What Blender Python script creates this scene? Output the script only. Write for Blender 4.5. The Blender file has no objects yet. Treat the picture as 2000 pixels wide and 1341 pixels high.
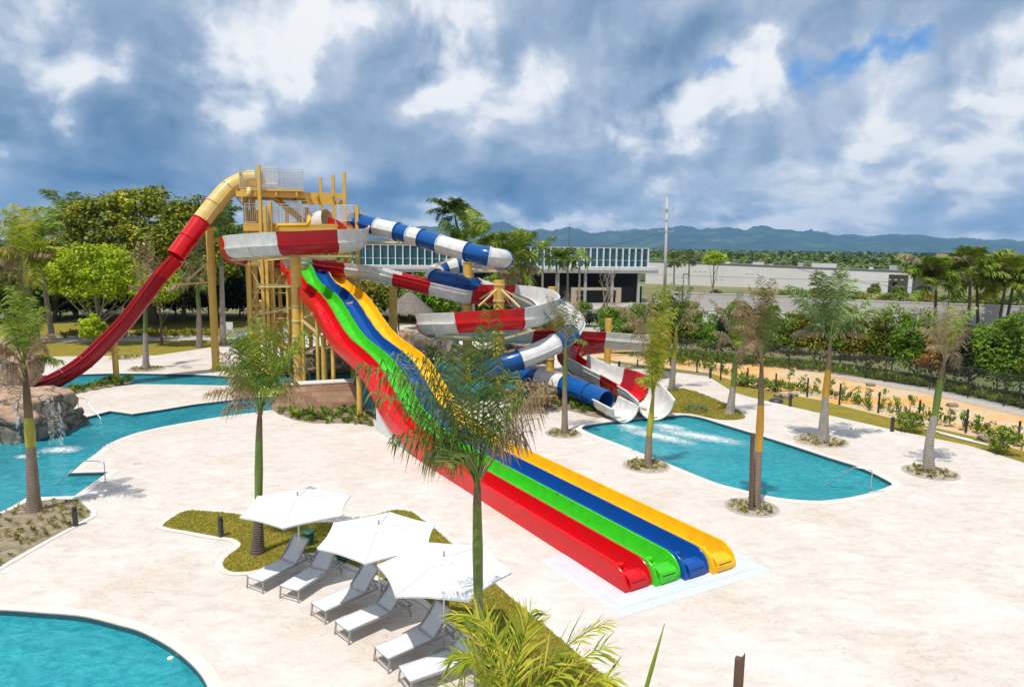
import bpy, bmesh, math, random
from mathutils import Vector, Matrix, noise
from mathutils.geometry import tessellate_polygon
R = math.radians
SC = bpy.context.scene
COL = SC.collection
# ------------------------------------------------------------------ camera
FPX = 1335.0; PITCH = math.atan((670.5-482)/FPX); ROLL = R(0.8); HC = 10.0
cd = bpy.data.cameras.new('camera'); cam = bpy.data.objects.new('camera', cd); COL.objects.link(cam)
cd.sensor_width = 36; cd.lens = 36*FPX/2000; cd.clip_end = 60000; cd.clip_start = .1
cam.location = (0, 0, HC)
cam.rotation_euler = (Matrix.Rotation(R(90)-PITCH, 3, 'X') @ Matrix.Rotation(ROLL, 3, 'Z')).to_euler()
SC.camera = cam
FV = Vector((0, math.cos(PITCH), -math.sin(PITCH))); U0 = Vector((0, math.sin(PITCH), math.cos(PITCH))); R0 = Vector((1, 0, 0))
RV = math.cos(ROLL)*R0+math.sin(ROLL)*U0; UV = -math.sin(ROLL)*R0+math.cos(ROLL)*U0
CAMP = Vector((0, 0, HC))
def ray(px, py): return FV*FPX+RV*(px-1000)+UV*(670.5-py)
def G(px, py, z=0.0):
    d = ray(px, py); return CAMP+d*((z-HC)/d.z)
def at(px, py, D):
    d = ray(px, py); return CAMP+d*(D/d.y)
def ppm(D): return FPX/D          # rough pixels per metre
# ------------------------------------------------------------------ sun, world, exposure
SUN_EL, SUN_DIR = R(68), Vector((0.52, 0.85))            # direction in which shadows fall
sd = SUN_DIR.normalized()
sl = bpy.data.lights.new('sun', 'SUN'); sun = bpy.data.objects.new('sun', sl); COL.objects.link(sun)
sl.energy = 4.5; sl.angle = R(.5); sl.color = (1, .955, .88)
lv = Vector((sd.x*math.cos(SUN_EL), sd.y*math.cos(SUN_EL), -math.sin(SUN_EL)))
sun.rotation_euler = lv.to_track_quat('-Z', 'Y').to_euler(); sun.location = (-20, -10, 60)
SC.view_settings.view_transform = 'Standard'; SC.view_settings.look = 'None'
SC.view_settings.gamma = 1; SC.view_settings.use_curve_mapping = False
SC.view_settings.exposure = 0.0
class NT:
    def __init__(s, nt): s.nt = nt; nt.nodes.clear()
    def n(s, t, **kw):
        o = s.nt.nodes.new(t)
        for k, v in kw.items():
            if k.startswith('i_'):
                key = k[2:]; key = int(key) if key.isdigit() else key.replace('_', ' ')
                o.inputs[key].default_value = v
            else: setattr(o, k, v)
        return o
    def l(s, a, b): s.nt.links.new(a, b)
    def val(s, x, sock):
        if hasattr(x, 'is_linked'): s.l(x, sock)
        else: sock.default_value = x
    def m(s, op, a, b=0.0, c=0.0, clamp=False):
        o = s.nt.nodes.new('ShaderNodeMath'); o.operation = op; o.use_clamp = clamp
        s.val(a, o.inputs[0]); s.val(b, o.inputs[1]); s.val(c, o.inputs[2]); return o.outputs[0]
    def mix(s, f, a, b):
        o = s.nt.nodes.new('ShaderNodeMix'); o.data_type = 'RGBA'
        s.val(f, o.inputs[0]); s.val(a if hasattr(a, 'is_linked') else (*a, 1)[:4], o.inputs[6]); s.val(b if hasattr(b, 'is_linked') else (*b, 1)[:4], o.inputs[7]); return o.outputs[2]
    def ramp(s, f, stops, interp='LINEAR'):
        o = s.nt.nodes.new('ShaderNodeValToRGB'); s.l(f, o.inputs[0]); e = o.color_ramp.elements; o.color_ramp.interpolation = interp
        while len(e) < len(stops): e.new(.5)
        for i, (p, c) in enumerate(stops): e[i].position = p; e[i].color = (*c, 1)[:4] if not isinstance(c, float) else (c, c, c, 1)
        return o.outputs[0]
    def noise(s, vec, scale, detail=4, rough=.5, dist=0.0):
        o = s.nt.nodes.new('ShaderNodeTexNoise'); s.val(scale, o.inputs['Scale']); o.inputs['Detail'].default_value = detail
        o.inputs['Roughness'].default_value = rough; o.inputs['Distortion'].default_value = dist
        if vec is not None: s.l(vec, o.inputs['Vector'])
        return o.outputs[0]
    def mapping(s, vec, scale=(1, 1, 1), loc=(0, 0, 0), rot=(0, 0, 0)):
        o = s.nt.nodes.new('ShaderNodeMapping'); s.l(vec, o.inputs[0]); o.inputs[1].default_value = loc; o.inputs[2].default_value = rot; o.inputs[3].default_value = scale; return o.outputs[0]
def lin(r, g, b):
    f = lambda c: (c/255/12.92 if c/255 <= .04045 else ((c/255+.055)/1.055)**2.4)
    return (f(r), f(g), f(b))
W = bpy.data.worlds.new('World'); SC.world = W; W.use_nodes = True
W.cycles.sampling_method = 'MANUAL'; W.cycles.sample_map_resolution = 256
def build_world():
    t = NT(W.node_tree); out = t.n('ShaderNodeOutputWorld'); bg = t.n('ShaderNodeBackground'); t.l(bg.outputs[0], out.inputs[0])
    sky = t.n('ShaderNodeTexSky'); sky.sky_type = 'NISHITA'; sky.sun_disc = False; sky.sun_elevation = SUN_EL
    sky.sun_rotation = math.atan2(-sd.x, -sd.y); sky.air_density = 1.5; sky.dust_density = .2; sky.ozone_density = 4
    tc = t.n('ShaderNodeTexCoord'); nrm = t.n('ShaderNodeVectorMath', operation='NORMALIZE'); t.l(tc.outputs['Generated'], nrm.inputs[0])
    sx = t.n('ShaderNodeSeparateXYZ'); t.l(nrm.outputs[0], sx.inputs[0]); X, Y, Z = sx.outputs
    # azimuth and height, with the height squeezed towards the horizon where cloud decks are seen edge on
    az = t.m('ARCTAN2', X, Y); el = t.m('MAXIMUM', t.m('ARCSINE', Z), -.04); hq = t.m('MULTIPLY', t.m('LOGARITHM', t.m('ADD', el, .13), 2.718), 1.18)
    cv = t.n('ShaderNodeCombineXYZ'); t.l(t.m('MULTIPLY', az, 3.0), cv.inputs[0]); t.l(hq, cv.inputs[2]); cv.inputs[1].default_value = 4.3; P = cv.outputs[0]
    cr = t.n('ShaderNodeCombineXYZ'); t.l(az, cr.inputs[0]); t.l(el, cr.inputs[2]); Q = cr.outputs[0]
    def dens(off):
        v = t.mapping(P, loc=off)
        w = t.n('ShaderNodeTexNoise'); w.inputs['Scale'].default_value = 2.2; w.inputs['Detail'].default_value = 5; t.l(v, w.inputs['Vector'])
        ws = t.n('ShaderNodeVectorMath', operation='SCALE'); t.l(w.outputs['Color'], ws.inputs[0]); ws.inputs[3].default_value = .42
        wv = t.n('ShaderNodeVectorMath', operation='ADD'); t.l(v, wv.inputs[0]); t.l(ws.outputs[0], wv.inputs[1])
        n = t.noise(wv.outputs[0], 1.5, 11, .55); tot = t.m('MULTIPLY', n, 1.0)
        for sc, am in ((2.4, .26), (6.5, .10)):
            vo = t.n('ShaderNodeTexVoronoi', feature='F1'); vo.inputs['Scale'].default_value = sc; t.l(wv.outputs[0], vo.inputs['Vector'])
            tot = t.m('ADD', tot, t.m('MULTIPLY', t.m('SUBTRACT', .55, vo.outputs['Distance']), am))
        return tot
    n0 = dens((0, 0, 0)); n1 = dens((.07, 0, -.085)); nb = t.noise(t.mapping(P, loc=(7, 2, 5)), .8, 3, .5)
    wn = t.n('ShaderNodeTexNoise'); wn.inputs['Scale'].default_value = 7.5; wn.inputs['Detail'].default_value = 7; wn.inputs['Roughness'].default_value = .58; t.l(Q, wn.inputs['Vector'])
    wc = t.n('ShaderNodeVectorMath', operation='SUBTRACT'); t.l(wn.outputs['Color'], wc.inputs[0]); wc.inputs[1].default_value = (.5, .5, .5)
    ws = t.n('ShaderNodeVectorMath', operation='SCALE'); t.l(wc.outputs[0], ws.inputs[0]); ws.inputs[3].default_value = .17
    wv = t.n('ShaderNodeVectorMath', operation='ADD'); t.l(Q, wv.inputs[0]); t.l(ws.outputs[0], wv.inputs[1])
    wx = t.n('ShaderNodeSeparateXYZ'); t.l(wv.outputs[0], wx.inputs[0]); A, _, E = wx.outputs
    def blob(px, py, rx, ry, pw=2.0):
        d = ray(px, py).normalized(); a0 = math.atan2(d.x, d.y); e0 = math.asin(d.z); c = math.cos(a0)
        qa = t.m('POWER', t.m('ABSOLUTE', t.m('DIVIDE', t.m('SUBTRACT', A, a0), rx/FPX*c)), pw); qb = t.m('POWER', t.m('ABSOLUTE', t.m('DIVIDE', t.m('SUBTRACT', E, e0), ry/FPX)), pw)
        return t.m('EXPONENT', t.m('MULTIPLY', t.m('ADD', qa, qb), -1.0))
    white = [(80,100,120,90,.62),(30,60,80,70,.25),(560,40,150,60,.62),(450,170,110,80,.58),(560,110,80,60,.2),(870,90,100,100,.55),(940,130,40,60,.2),(1085,120,95,75,.42),(1475,140,55,60,.95),(1420,195,90,38,.5),(1330,200,80,45,.42),(1265,250,60,55,.5),(1310,235,60,40,.3),
             (680,315,110,50,.34),(1885,312,45,28,.6),(1985,285,40,30,.5),(60,335,90,40,.26),(1760,250,240,50,.30),(1250,425,420,16,.22),(760,25,240,45,.2),(860,200,120,50,.2),(1700,330,150,30,.2),(1900,440,200,22,.2),(1130,260,80,40,.12),(1000,438,900,26,.34),(1650,400,420,50,.30),(1850,360,160,30,.2),(1330,360,120,40,.15),(1760,330,330,80,.30),(1150,440,300,22,.2),(1700,455,400,18,.3),(1950,200,120,60,.2)]
    dark = [(60,275,190,42,.50),(290,110,70,100,.24),(250,345,300,45,.32),(900,320,220,70,.24),(1400,315,230,60,.36),(800,385,360,28,.42),(650,200,90,50,.16),(1250,80,110,60,.22),(20,410,220,25,.30),(1470,30,260,45,.16),(1920,60,150,80,.14),(1020,370,160,35,.25),(760,130,50,90,.12),(200,240,120,60,.22),(1640,300,90,30,.12)]
    clear = [(1715,98,70,20,1.0),(1785,66,50,22,.8),(1655,125,50,18,.55),(1560,150,38,36,.85),(1400,140,50,20,.9),(1640,180,60,14,.35)]
    def tot(L, s):
        D = None
        for b in L: x = t.m('MULTIPLY', blob(*b[:4]), b[4]*s); D = x if D is None else t.m('ADD', D, x)
        return D
    relief = t.m('SUBTRACT', n0, n1); WB = tot(white, 1.0); DB = tot(dark, 1.0)
    D = t.m('ADD', t.m('SUBTRACT', n0, .575), t.m('SUBTRACT', t.m('MULTIPLY', WB, .42), t.m('MULTIPLY', DB, .34)))
    mask = t.n('ShaderNodeMapRange', interpolation_type='SMOOTHSTEP'); t.l(D, mask.inputs[0]); mask.inputs[1].default_value = -.045; mask.inputs[2].default_value = .12
    tone = t.m('ADD', t.m('ADD', .67, t.m('MULTIPLY', relief, 2.3)), t.m('MULTIPLY', t.m('MINIMUM', D, .3), .95))
    back = t.m('ADD', t.m('ADD', .63, t.m('MULTIPLY', t.m('SUBTRACT', nb, .5), .55)), t.m('ADD', t.m('MULTIPLY', t.m('SUBTRACT', n0, .56), .45), t.m('SUBTRACT', t.m('MULTIPLY', WB, .22), t.m('MULTIPLY', DB, .52))))
    back = t.m('ADD', back, t.m('MULTIPLY', relief, .8))
    f = t.m('ADD', back, t.m('MULTIPLY', t.m('MULTIPLY', mask.outputs[0], .85), t.m('SUBTRACT', tone, back)), clamp=True)
    cc = t.ramp(f, [(0.0, lin(24, 84, 132)), (.14, lin(62, 108, 150)), (.34, lin(112, 142, 176)), (.54, lin(158, 178, 204)), (.72, lin(204, 214, 229)), (.88, lin(240, 243, 248)), (1.0, lin(254, 254, 254))])
    up = t.n('ShaderNodeVectorMath', operation='SCALE'); t.l(cc, up.inputs[0]); up.inputs[3].default_value = 9.2
    clf = t.m('SUBTRACT', tot(clear, 1.1), t.m('MULTIPLY', t.m('SUBTRACT', n0, .42), 1.5)); clf = t.m('MULTIPLY', t.m('SUBTRACT', clf, .20, clamp=True), 1.0, clamp=True)
    ks = t.n('ShaderNodeVectorMath', operation='MULTIPLY'); t.l(sky.outputs[0], ks.inputs[0]); ks.inputs[1].default_value = (.30, .72, 1.20)
    t.l(t.mix(clf, up.outputs[0], ks.outputs[0]), bg.inputs[0]); bg.inputs[1].default_value = .11
build_world()
# ------------------------------------------------------------------ mesh and object helpers
def wloc(o):
    v = Vector((0, 0, 0))
    while o: v += o.location; o = o.parent
    return v
class MB:
    def __init__(s): s.v = []; s.f = []; s.uv = None
    def add(s, vs, fs):
        b = len(s.v); s.v.extend([tuple(p) for p in vs]); s.f.extend([tuple(i+b for i in f) for f in fs]); return s
    def box(s, c, sz, rz=0.0, tilt=None):
        x, y, z = sz[0]/2, sz[1]/2, sz[2]/2; m = Matrix.Rotation(rz, 3, 'Z'); c = Vector(c)
        if tilt is not None: m = m @ tilt
        vs = [c+m @ Vector((a*x, b*y, d*z)) for a in (-1, 1) for b in (-1, 1) for d in (-1, 1)]
        return s.add(vs, [(0, 1, 3, 2), (4, 6, 7, 5), (0, 4, 5, 1), (2, 3, 7, 6), (0, 2, 6, 4), (1, 5, 7, 3)])
    def beam(s, a, b, w, h=None):
        a = Vector(a); b = Vector(b); h = h or w; t = (b-a).normalized(); q = Vector((0, 0, 1))
        if abs(t.z) > .98: q = Vector((0, 1, 0))
        sd_ = t.cross(q).normalized()*w/2; u = sd_.cross(t).normalized()*h/2
        vs = [p+i*sd_+j*u for p in (a, b) for i, j in ((-1, -1), (1, -1), (1, 1), (-1, 1))]
        return s.add(vs, [(3, 2, 1, 0), (4, 5, 6, 7), (0, 1, 5, 4), (1, 2, 6, 5), (2, 3, 7, 6), (3, 0, 4, 7)])
    def tube(s, pts, rad, n=8, cap=True, close=False):
        pts = [Vector(p) for p in pts]; m = len(pts); rr = rad if isinstance(rad, (list, tuple)) else [rad]*m
        vs = []; pu = None
        for i, p in enumerate(pts):
            t = (pts[min(i+1, m-1)]-pts[max(i-1, 0)]).normalized()
            if pu is None: q = Vector((0, 0, 1)) if abs(t.z) < .9 else Vector((1, 0, 0)); pu = (q-t*q.dot(t)).normalized()
            else:
                pu = pu-t*pu.dot(t); pu = pu.normalized() if pu.length > 1e-6 else Vector((1, 0, 0))
            w = t.cross(pu)
            for k in range(n):
                a = 2*math.pi*k/n; vs.append(p+(pu*math.cos(a)+w*math.sin(a))*rr[i])
        fs = [(i*n+k, i*n+(k+1) % n, (i+1)*n+(k+1) % n, (i+1)*n+k) for i in range(m-1) for k in range(n)]
        if cap: fs += [tuple(range(n-1, -1, -1)), tuple(range((m-1)*n, m*n))]
        return s.add(vs, fs)
    def cyl(s, a, b, r0, r1=None, n=12): return s.tube([a, b], [r0, r0 if r1 is None else r1], n)
    def lathe(s, c, prof, n=16):
        c = Vector(c); vs = [c+Vector((r*math.cos(2*math.pi*k/n), r*math.sin(2*math.pi*k/n), z)) for r, z in prof for k in range(n)]; m = len(prof)
        return s.add(vs, [(i*n+k, i*n+(k+1) % n, (i+1)*n+(k+1) % n, (i+1)*n+k) for i in range(m-1) for k in range(n)])
    def sheet(s, loops, z, wall=None):
        """flat polygon with holes, optional walls going down to wall"""
        L = [[Vector((p[0], p[1], 0)) for p in lp] for lp in loops]
        tri = tessellate_polygon(L); flat = [p for lp in L for p in lp]; fs = []
        for a, b, c in tri:
            n_ = (flat[b]-flat[a]).cross(flat[c]-flat[a]).z
            if abs(n_) < 1e-9: continue
            fs.append((a, b, c) if n_ > 0 else (a, c, b))
        s.add([(p.x, p.y, z) for p in flat], fs)
        if wall is not None:
            for lp in L:
                n = len(lp); s.add([(p.x, p.y, z) for p in lp]+[(p.x, p.y, wall) for p in lp], [(i, i+n, (i+1) % n+n, (i+1) % n) for i in range(n)])
        return s
    def build(s, name, mat, parent=None, origin=None, smooth=False, local=False, solid=None, bevel=None, auto=None):
        org = Vector((0, 0, 0)) if local else (wloc(parent) if parent is not None else Vector(origin or (0, 0, 0)))
        me = bpy.data.meshes.new(name); me.from_pydata([(p[0]-org.x, p[1]-org.y, p[2]-org.z) for p in s.v], [], s.f)
        me.update(); o = bpy.data.objects.new(name, me); COL.objects.link(o)
        if mat: me.materials.append(mat)
        if smooth: me.polygons.foreach_set('use_smooth', [True]*len(me.polygons))
        if auto is not None and smooth:
            me.set_sharp_from_angle(angle=R(auto))
        if parent is not None: o.parent = parent
        elif not local: o.location = org
        if bevel: b = o.modifiers.new('b', 'BEVEL'); b.width = bevel; b.segments = 2; b.limit_method = 'ANGLE'
        return o
def thing(name, label, cat, loc=(0, 0, 0), group=None):
    o = bpy.data.objects.new(name, None); COL.objects.link(o); o.location = loc; return tag(o, label, cat, group)
def tag(o, label=None, cat=None, group=None, kind=None):
    if label: o['label'] = label
    if cat: o['category'] = cat
    if group: o['group'] = group
    if kind: o['kind'] = kind
    return o
def struct(o): o['kind'] = 'structure'; return o
def crom(P, n, closed=False):
    """Catmull-Rom through vectors, n steps a span"""
    out = []; m = len(P)
    for i in range(m-1 if not closed else m):
        if closed: a, b, c, d = P[i-1], P[i], P[(i+1) % m], P[(i+2) % m]
        else: a, b, c, d = P[max(i-1, 0)], P[i], P[i+1], P[min(i+2, m-1)]
        for k in range(n):
            t = k/n; out.append(.5*((2*b)+(c-a)*t+(2*a-5*b+4*c-d)*t*t+(3*b-a-3*c+d)*t**3))
    if not closed: out.append(P[-1].copy())
    return out
def offset(loop, d):
    n = len(loop); out = []
    area = sum(loop[i][0]*loop[(i+1) % n][1]-loop[(i+1) % n][0]*loop[i][1] for i in range(n)); sg = 1 if area > 0 else -1
    for i in range(n):
        a, b, c = Vector(loop[i-1][:2]), Vector(loop[i][:2]), Vector(loop[(i+1) % n][:2])
        n1 = (b-a); n2 = (c-b)
        if n1.length < 1e-6 or n2.length < 1e-6: out.append(b); continue
        n1 = Vector((n1.y, -n1.x)).normalized(); n2 = Vector((n2.y, -n2.x)).normalized()
        m = (n1+n2); m = m.normalized() if m.length > 1e-3 else n1
        out.append(b+m*sg*d/max(.5, m.dot(n1)))
    return out
def ring(loop, d, z, name='coping'):
    o = offset(loop, d); n = len(loop); mb = MB()
    mb.add([(p[0], p[1], z) for p in loop]+[(p[0], p[1], z) for p in o], [(i, (i+1) % n, (i+1) % n+n, i+n) for i in range(n)])
    # make faces look up
    fs = []
    for f in mb.f:
        a, b, c = [Vector(mb.v[q]) for q in f[:3]]
        fs.append(f if (b-a).cross(c-a).z > 0 else tuple(reversed(f)))
    mb.f = fs; return mb
# ------------------------------------------------------------------ materials
def base(name):
    m = bpy.data.materials.new(name); m.use_nodes = True; t = NT(m.node_tree)
    o = t.n('ShaderNodeOutputMaterial'); b = t.n('ShaderNodeBsdfPrincipled'); t.l(b.outputs[0], o.inputs[0]); return m, t, b, o
def pm(name, col, rough=.5, col2=None, nscale=3.0, amt=.5, bump=0.0, bscale=20.0, metal=0.0, coat=0.0, stretch=(1, 1, 1), spec=.5, detail=5, lo=.35, hi=.65):
    m, t, b, o = base(name); tc = t.n('ShaderNodeTexCoord'); v = t.mapping(tc.outputs['Object'], scale=stretch)
    b.inputs['Roughness'].default_value = rough; b.inputs['Metallic'].default_value = metal; b.inputs['Coat Weight'].default_value = coat; b.inputs['Specular IOR Level'].default_value = spec
    b.inputs['Coat Roughness'].default_value = .08
    if col2:
        n = t.noise(v, nscale, detail, .6); f = t.m('MULTIPLY', t.ramp(n, [(lo, 0.0), (hi, 1.0)]), amt)
        t.l(t.mix(f, col, col2), b.inputs['Base Color'])
    else: b.inputs['Base Color'].default_value = (*col, 1)
    if bump:
        bp = t.n('ShaderNodeBump', i_Strength=bump, i_Distance=.05); t.l(t.noise(v, bscale, 5, .6), bp.inputs['Height']); t.l(bp.outputs[0], b.inputs['Normal'])
    return m
def leafmat(name, cols, trans=.35, big=None, rough=.5):
    m, t, b, o = base(name); g = t.n('ShaderNodeNewGeometry'); n = len(cols)
    c = t.ramp(g.outputs['Random Per Island'], [(i/(n-1) if n > 1 else 0, q) for i, q in enumerate(cols)])
    if big:
        tc = t.n('ShaderNodeTexCoord'); f = t.ramp(t.noise(tc.outputs['Object'], big[0], 3, .6), [(.38, 0.0), (.62, 1.0)]); c = t.mix(t.m('MULTIPLY', f, big[2]), c, big[1])
    b.inputs['Roughness'].default_value = rough; b.inputs['Specular IOR Level'].default_value = .35; t.l(c, b.inputs['Base Color'])
    tr = t.n('ShaderNodeBsdfTranslucent'); t.l(c, tr.inputs[0]); mx = t.n('ShaderNodeMixShader', i_0=trans)
    t.l(b.outputs[0], mx.inputs[1]); t.l(tr.outputs[0], mx.inputs[2]); t.l(mx.outputs[0], o.inputs[0]); return m
def stonemat():
    m, t, b, o = base('deck_stone'); tc = t.n('ShaderNodeTexCoord'); v = tc.outputs['Object']
    v1 = t.mapping(v, scale=(.8, 1.5, 1)); n1 = t.noise(v1, 1.6, 9, .68, .6); n2 = t.noise(t.mapping(v, scale=(.25, .25, 1), loc=(9, 3, 0)), .9, 5, .6); n3 = t.noise(t.mapping(v, scale=(1.1, 2.6, 1), loc=(4, 4, 0)), 3.4, 12, .78, 1.6)
    c = t.mix(t.ramp(n1, [(.36, 0.0), (.66, 1.0)]), (.665, .615, .56), (.55, .475, .41))
    c = t.mix(t.m('MULTIPLY', t.ramp(n2, [(.5, 0.0), (.72, 1.0)]), .5), c, (.54, .41, .30))
    c = t.mix(t.m('MULTIPLY', t.ramp(n3, [(.53, 0.0), (.66, 1.0)]), t.m('ADD', .20, t.m('MULTIPLY', t.ramp(n2, [(.42, 0.0), (.6, 1.0)]), .55))), c, (.25, .17, .11))
    c = t.mix(t.m('MULTIPLY', t.ramp(t.noise(t.mapping(v, loc=(20, 0, 0)), .35, 4, .5), [(.5, 0.0), (.7, 1.0)]), .5), c, (.68, .65, .63))
    t.l(c, b.inputs['Base Color']); b.inputs['Roughness'].default_value = .62
    bp = t.n('ShaderNodeBump', i_Strength=.35, i_Distance=.02); t.l(t.noise(t.mapping(v, scale=(1, 2, 1)), 7, 8, .65, .5), bp.inputs['Height']); t.l(bp.outputs[0], b.inputs['Normal'])
    return m
def grassmat(name, a, b_, c_):
    m, t, b, o = base(name); tc = t.n('ShaderNodeTexCoord'); v = tc.outputs['Object']
    c = t.mix(t.ramp(t.noise(v, 1.1, 7, .65), [(.35, 0.0), (.65, 1.0)]), a, b_); c = t.mix(t.ramp(t.noise(v, 3.5, 8, .75, .4), [(.52, 0.0), (.68, 1.0)]), c, c_)
    c = t.mix(t.m('MULTIPLY', t.ramp(t.noise(v, 22, 6, .8), [(.45, 0.0), (.65, 1.0)]), .6), c, (a[0]*.35, a[1]*.38, a[2]*.4))
    t.l(c, b.inputs['Base Color']); b.inputs['Roughness'].default_value = .9; b.inputs['Specular IOR Level'].default_value = .1
    bp = t.n('ShaderNodeBump', i_Strength=.9, i_Distance=.06); t.l(t.noise(v, 28, 6, .75), bp.inputs['Height']); t.l(bp.outputs[0], b.inputs['Normal']); return m
def watermat(name, deep, tint, alpha=.30, sc=1.0):
    m, t, b, o = base(name); tc = t.n('ShaderNodeTexCoord'); v = tc.outputs['Object']
    n1 = t.noise(t.mapping(v, scale=(1, 1.3, 1)), 1.5*sc, 6, .6, 1.6); n2 = t.noise(v, .28, 3, .5)
    c = t.mix(t.ramp(n1, [(.3, 0.0), (.7, 1.0)]), deep, tint); c = t.mix(t.m('MULTIPLY', t.ramp(n2, [(.4, 0.0), (.65, 1.0)]), .4), c, (deep[0]*.7, deep[1]*.75, deep[2]*.8))
    t.l(c, b.inputs['Base Color']); b.inputs['Roughness'].default_value = .07; b.inputs['IOR'].default_value = 1.33; b.inputs['Specular IOR Level'].default_value = .5
    bp = t.n('ShaderNodeBump', i_Strength=.55, i_Distance=.12)
    h = t.m('ADD', t.noise(t.mapping(v, scale=(1, 1.4, 1)), 2.6*sc, 6, .6, 1.2), t.m('MULTIPLY', t.noise(v, 9*sc, 4, .6, .8), .35)); t.l(h, bp.inputs['Height']); t.l(bp.outputs[0], b.inputs['Normal'])
    tr = t.n('ShaderNodeBsdfTransparent'); tr.inputs[0].default_value = (.55, .88, .90, 1); mx = t.n('ShaderNodeMixShader'); mx.inputs[0].default_value = 1-alpha
    t.l(tr.outputs[0], mx.inputs[1]); t.l(b.outputs[0], mx.inputs[2]); t.l(mx.outputs[0], o.inputs[0]); return m
def trunkmat(name, a, b_, rings=5.0, dk=.35):
    m, t, b, o = base(name); tc = t.n('ShaderNodeTexCoord'); v = tc.outputs['Object']
    w = t.n('ShaderNodeTexWave'); w.wave_type = 'BANDS'; w.bands_direction = 'Z'; w.inputs['Scale'].default_value = rings; w.inputs['Distortion'].default_value = 1.6; w.inputs['Detail'].default_value = 3; w.inputs['Detail Scale'].default_value = .8; t.l(v, w.inputs[0])
    c = t.mix(t.ramp(t.noise(t.mapping(v, scale=(1, 1, .3)), 5, 6, .65), [(.35, 0.0), (.65, 1.0)]), a, b_)
    c = t.mix(t.m('MULTIPLY', t.ramp(w.outputs[1], [(.0, 1.0), (.25, 0.0)]), dk), c, (a[0]*.35, a[1]*.33, a[2]*.3)); t.l(c, b.inputs['Base Color']); b.inputs['Roughness'].default_value = .85
    bp = t.n('ShaderNodeBump', i_Strength=.6, i_Distance=.03); t.l(t.m('ADD', w.outputs[1], t.noise(v, 20, 5, .7)), bp.inputs['Height']); t.l(bp.outputs[0], b.inputs['Normal']); return m
M = {}
M['deck'] = stonemat()
M['coping'] = pm('coping_stone', (.69, .645, .59), .55, (.60, .54, .48), 2.2, .6, .15, 18)
M['apron'] = pm('pale_apron', (.60, .63, .66), .5, (.52, .55, .58), 1.5, .6, .08, 20)
M['concrete'] = pm('concrete', (.50, .47, .43), .8, (.38, .35, .31), 2, .6, .2, 15)
M['white_concrete'] = pm('white_concrete', (.66, .66, .65), .7, (.52, .51, .49), 1.2, .5, .1, 15)
M['grass'] = grassmat('grass_dry', (.27, .26, .03), (.42, .32, .06), (.46, .31, .10))
M['grass_far'] = grassmat('grass_far', (.24, .22, .03), (.36, .27, .05), (.30, .2, .06))
M['ground'] = pm('ground_soil', (.10, .13, .035), .95, (.24, .19, .09), .06, .9, .3, 2, detail=8)
M['sand'] = pm('sand_track', (.56, .43, .28), .95, (.64, .32, .07), .45, .95, .5, 3, stretch=(.5, .9, 1), detail=9, lo=.42, hi=.6)
M['gravel'] = pm('gravel_path', (.46, .43, .40), .95, (.34, .30, .26), 3, .8, .5, 12)
M['soil'] = pm('soil_bed', (.34, .27, .18), .95, (.16, .12, .075), 3.0, .9, .6, 20, detail=8)
M['soil_pale'] = pm('soil_pale', (.50, .43, .34), .95, (.22, .17, .11), 5.0, .9, .6, 24, detail=8)
M['poolfloor'] = pm('pool_floor', (.10, .42, .48), .5, (.07, .34, .42), 4, .6)
M['tile'] = pm('waterline_tile', (.025, .07, .085), .25, (.05, .13, .15), 12, .8)
M['water'] = watermat('pool_water', (.010, .27, .33), (.055, .47, .52), .22)
M['water_river'] = watermat('river_water', (.007, .22, .30), (.05, .44, .50), .22, .9)
M['foam'] = None
M['fence_mesh'] = None
PAL = dict(red=(.60, .003, .006), white=(.72, .71, .68), blue=(.003, .085, .31), green=(.055, .56, .018), yellow=(.92, .50, .008), maroon=(.40, .002, .012), cream=(.76, .54, .18), laneblue=(.003, .075, .33), lanered=(.66, .003, .008))
for k_, c_ in PAL.items():
    M[k_] = pm('fibreglass_'+k_, c_, .24, tuple(x*.66+.012 for x in c_), 2.2, .6, .03, 3, coat=.12, detail=4, spec=.3)
M['flange'] = pm('slide_flange', (.50, .48, .44), .4)
M['steel'] = pm('yellow_steel', (.74, .46, .09), .45, (.58, .34, .055), 1.6, .5, .05, 12)
M['steel_pale'] = pm('pale_yellow_steel', (.76, .60, .28), .45, (.62, .44, .16), 1.6, .5)
M['galv'] = pm('galvanised', (.55, .54, .48), .45, metal=.3)
M['inox'] = pm('stainless', (.55, .55, .55), .25, metal=.9)
M['darksteel'] = pm('dark_metal', (.035, .035, .038), .5)
M['slot'] = pm('black_slot', (.01, .01, .01), .6)
M['bin'] = pm('bin_green', (.012, .10, .06), .45)
M['canvas'] = pm('umbrella_canvas', (.70, .70, .70), .8, (.65, .655, .67), 2, .5)
M['mesh_fabric'] = pm('lounger_fabric', (.62, .64, .66), .7, (.57, .59, .61), 3, .4, .1, 90)
M['frame'] = pm('lounger_frame', (.36, .34, .31), .45, metal=.2)
M['pole'] = pm('umbrella_pole', (.66, .66, .66), .35, metal=.3)
M['trunk'] = trunkmat('palm_trunk', (.30, .23, .17), (.20, .15, .11))
M['trunk_pale'] = trunkmat('palm_trunk_pale', (.40, .35, .30), (.28, .24, .20), 4)
M['trunk_dark'] = trunkmat('palm_trunk_dark', (.16, .12, .10), (.09, .07, .055), 4)
M['shaft_green'] = pm('crownshaft_green', (.16, .22, .03), .5, (.07, .11, .02), 2, .8, .2, 10, stretch=(1, 1, .3))
M['shaft_yellow'] = pm('crownshaft_yellow', (.42, .36, .03), .5, (.14, .19, .02), 2, .8, .2, 10, stretch=(1, 1, .3))
M['shaft_orange'] = pm('crownshaft_orange', (.60, .29, .03), .5, (.26, .16, .02), 2, .8, .2, 10, stretch=(1, 1, .3))
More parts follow.
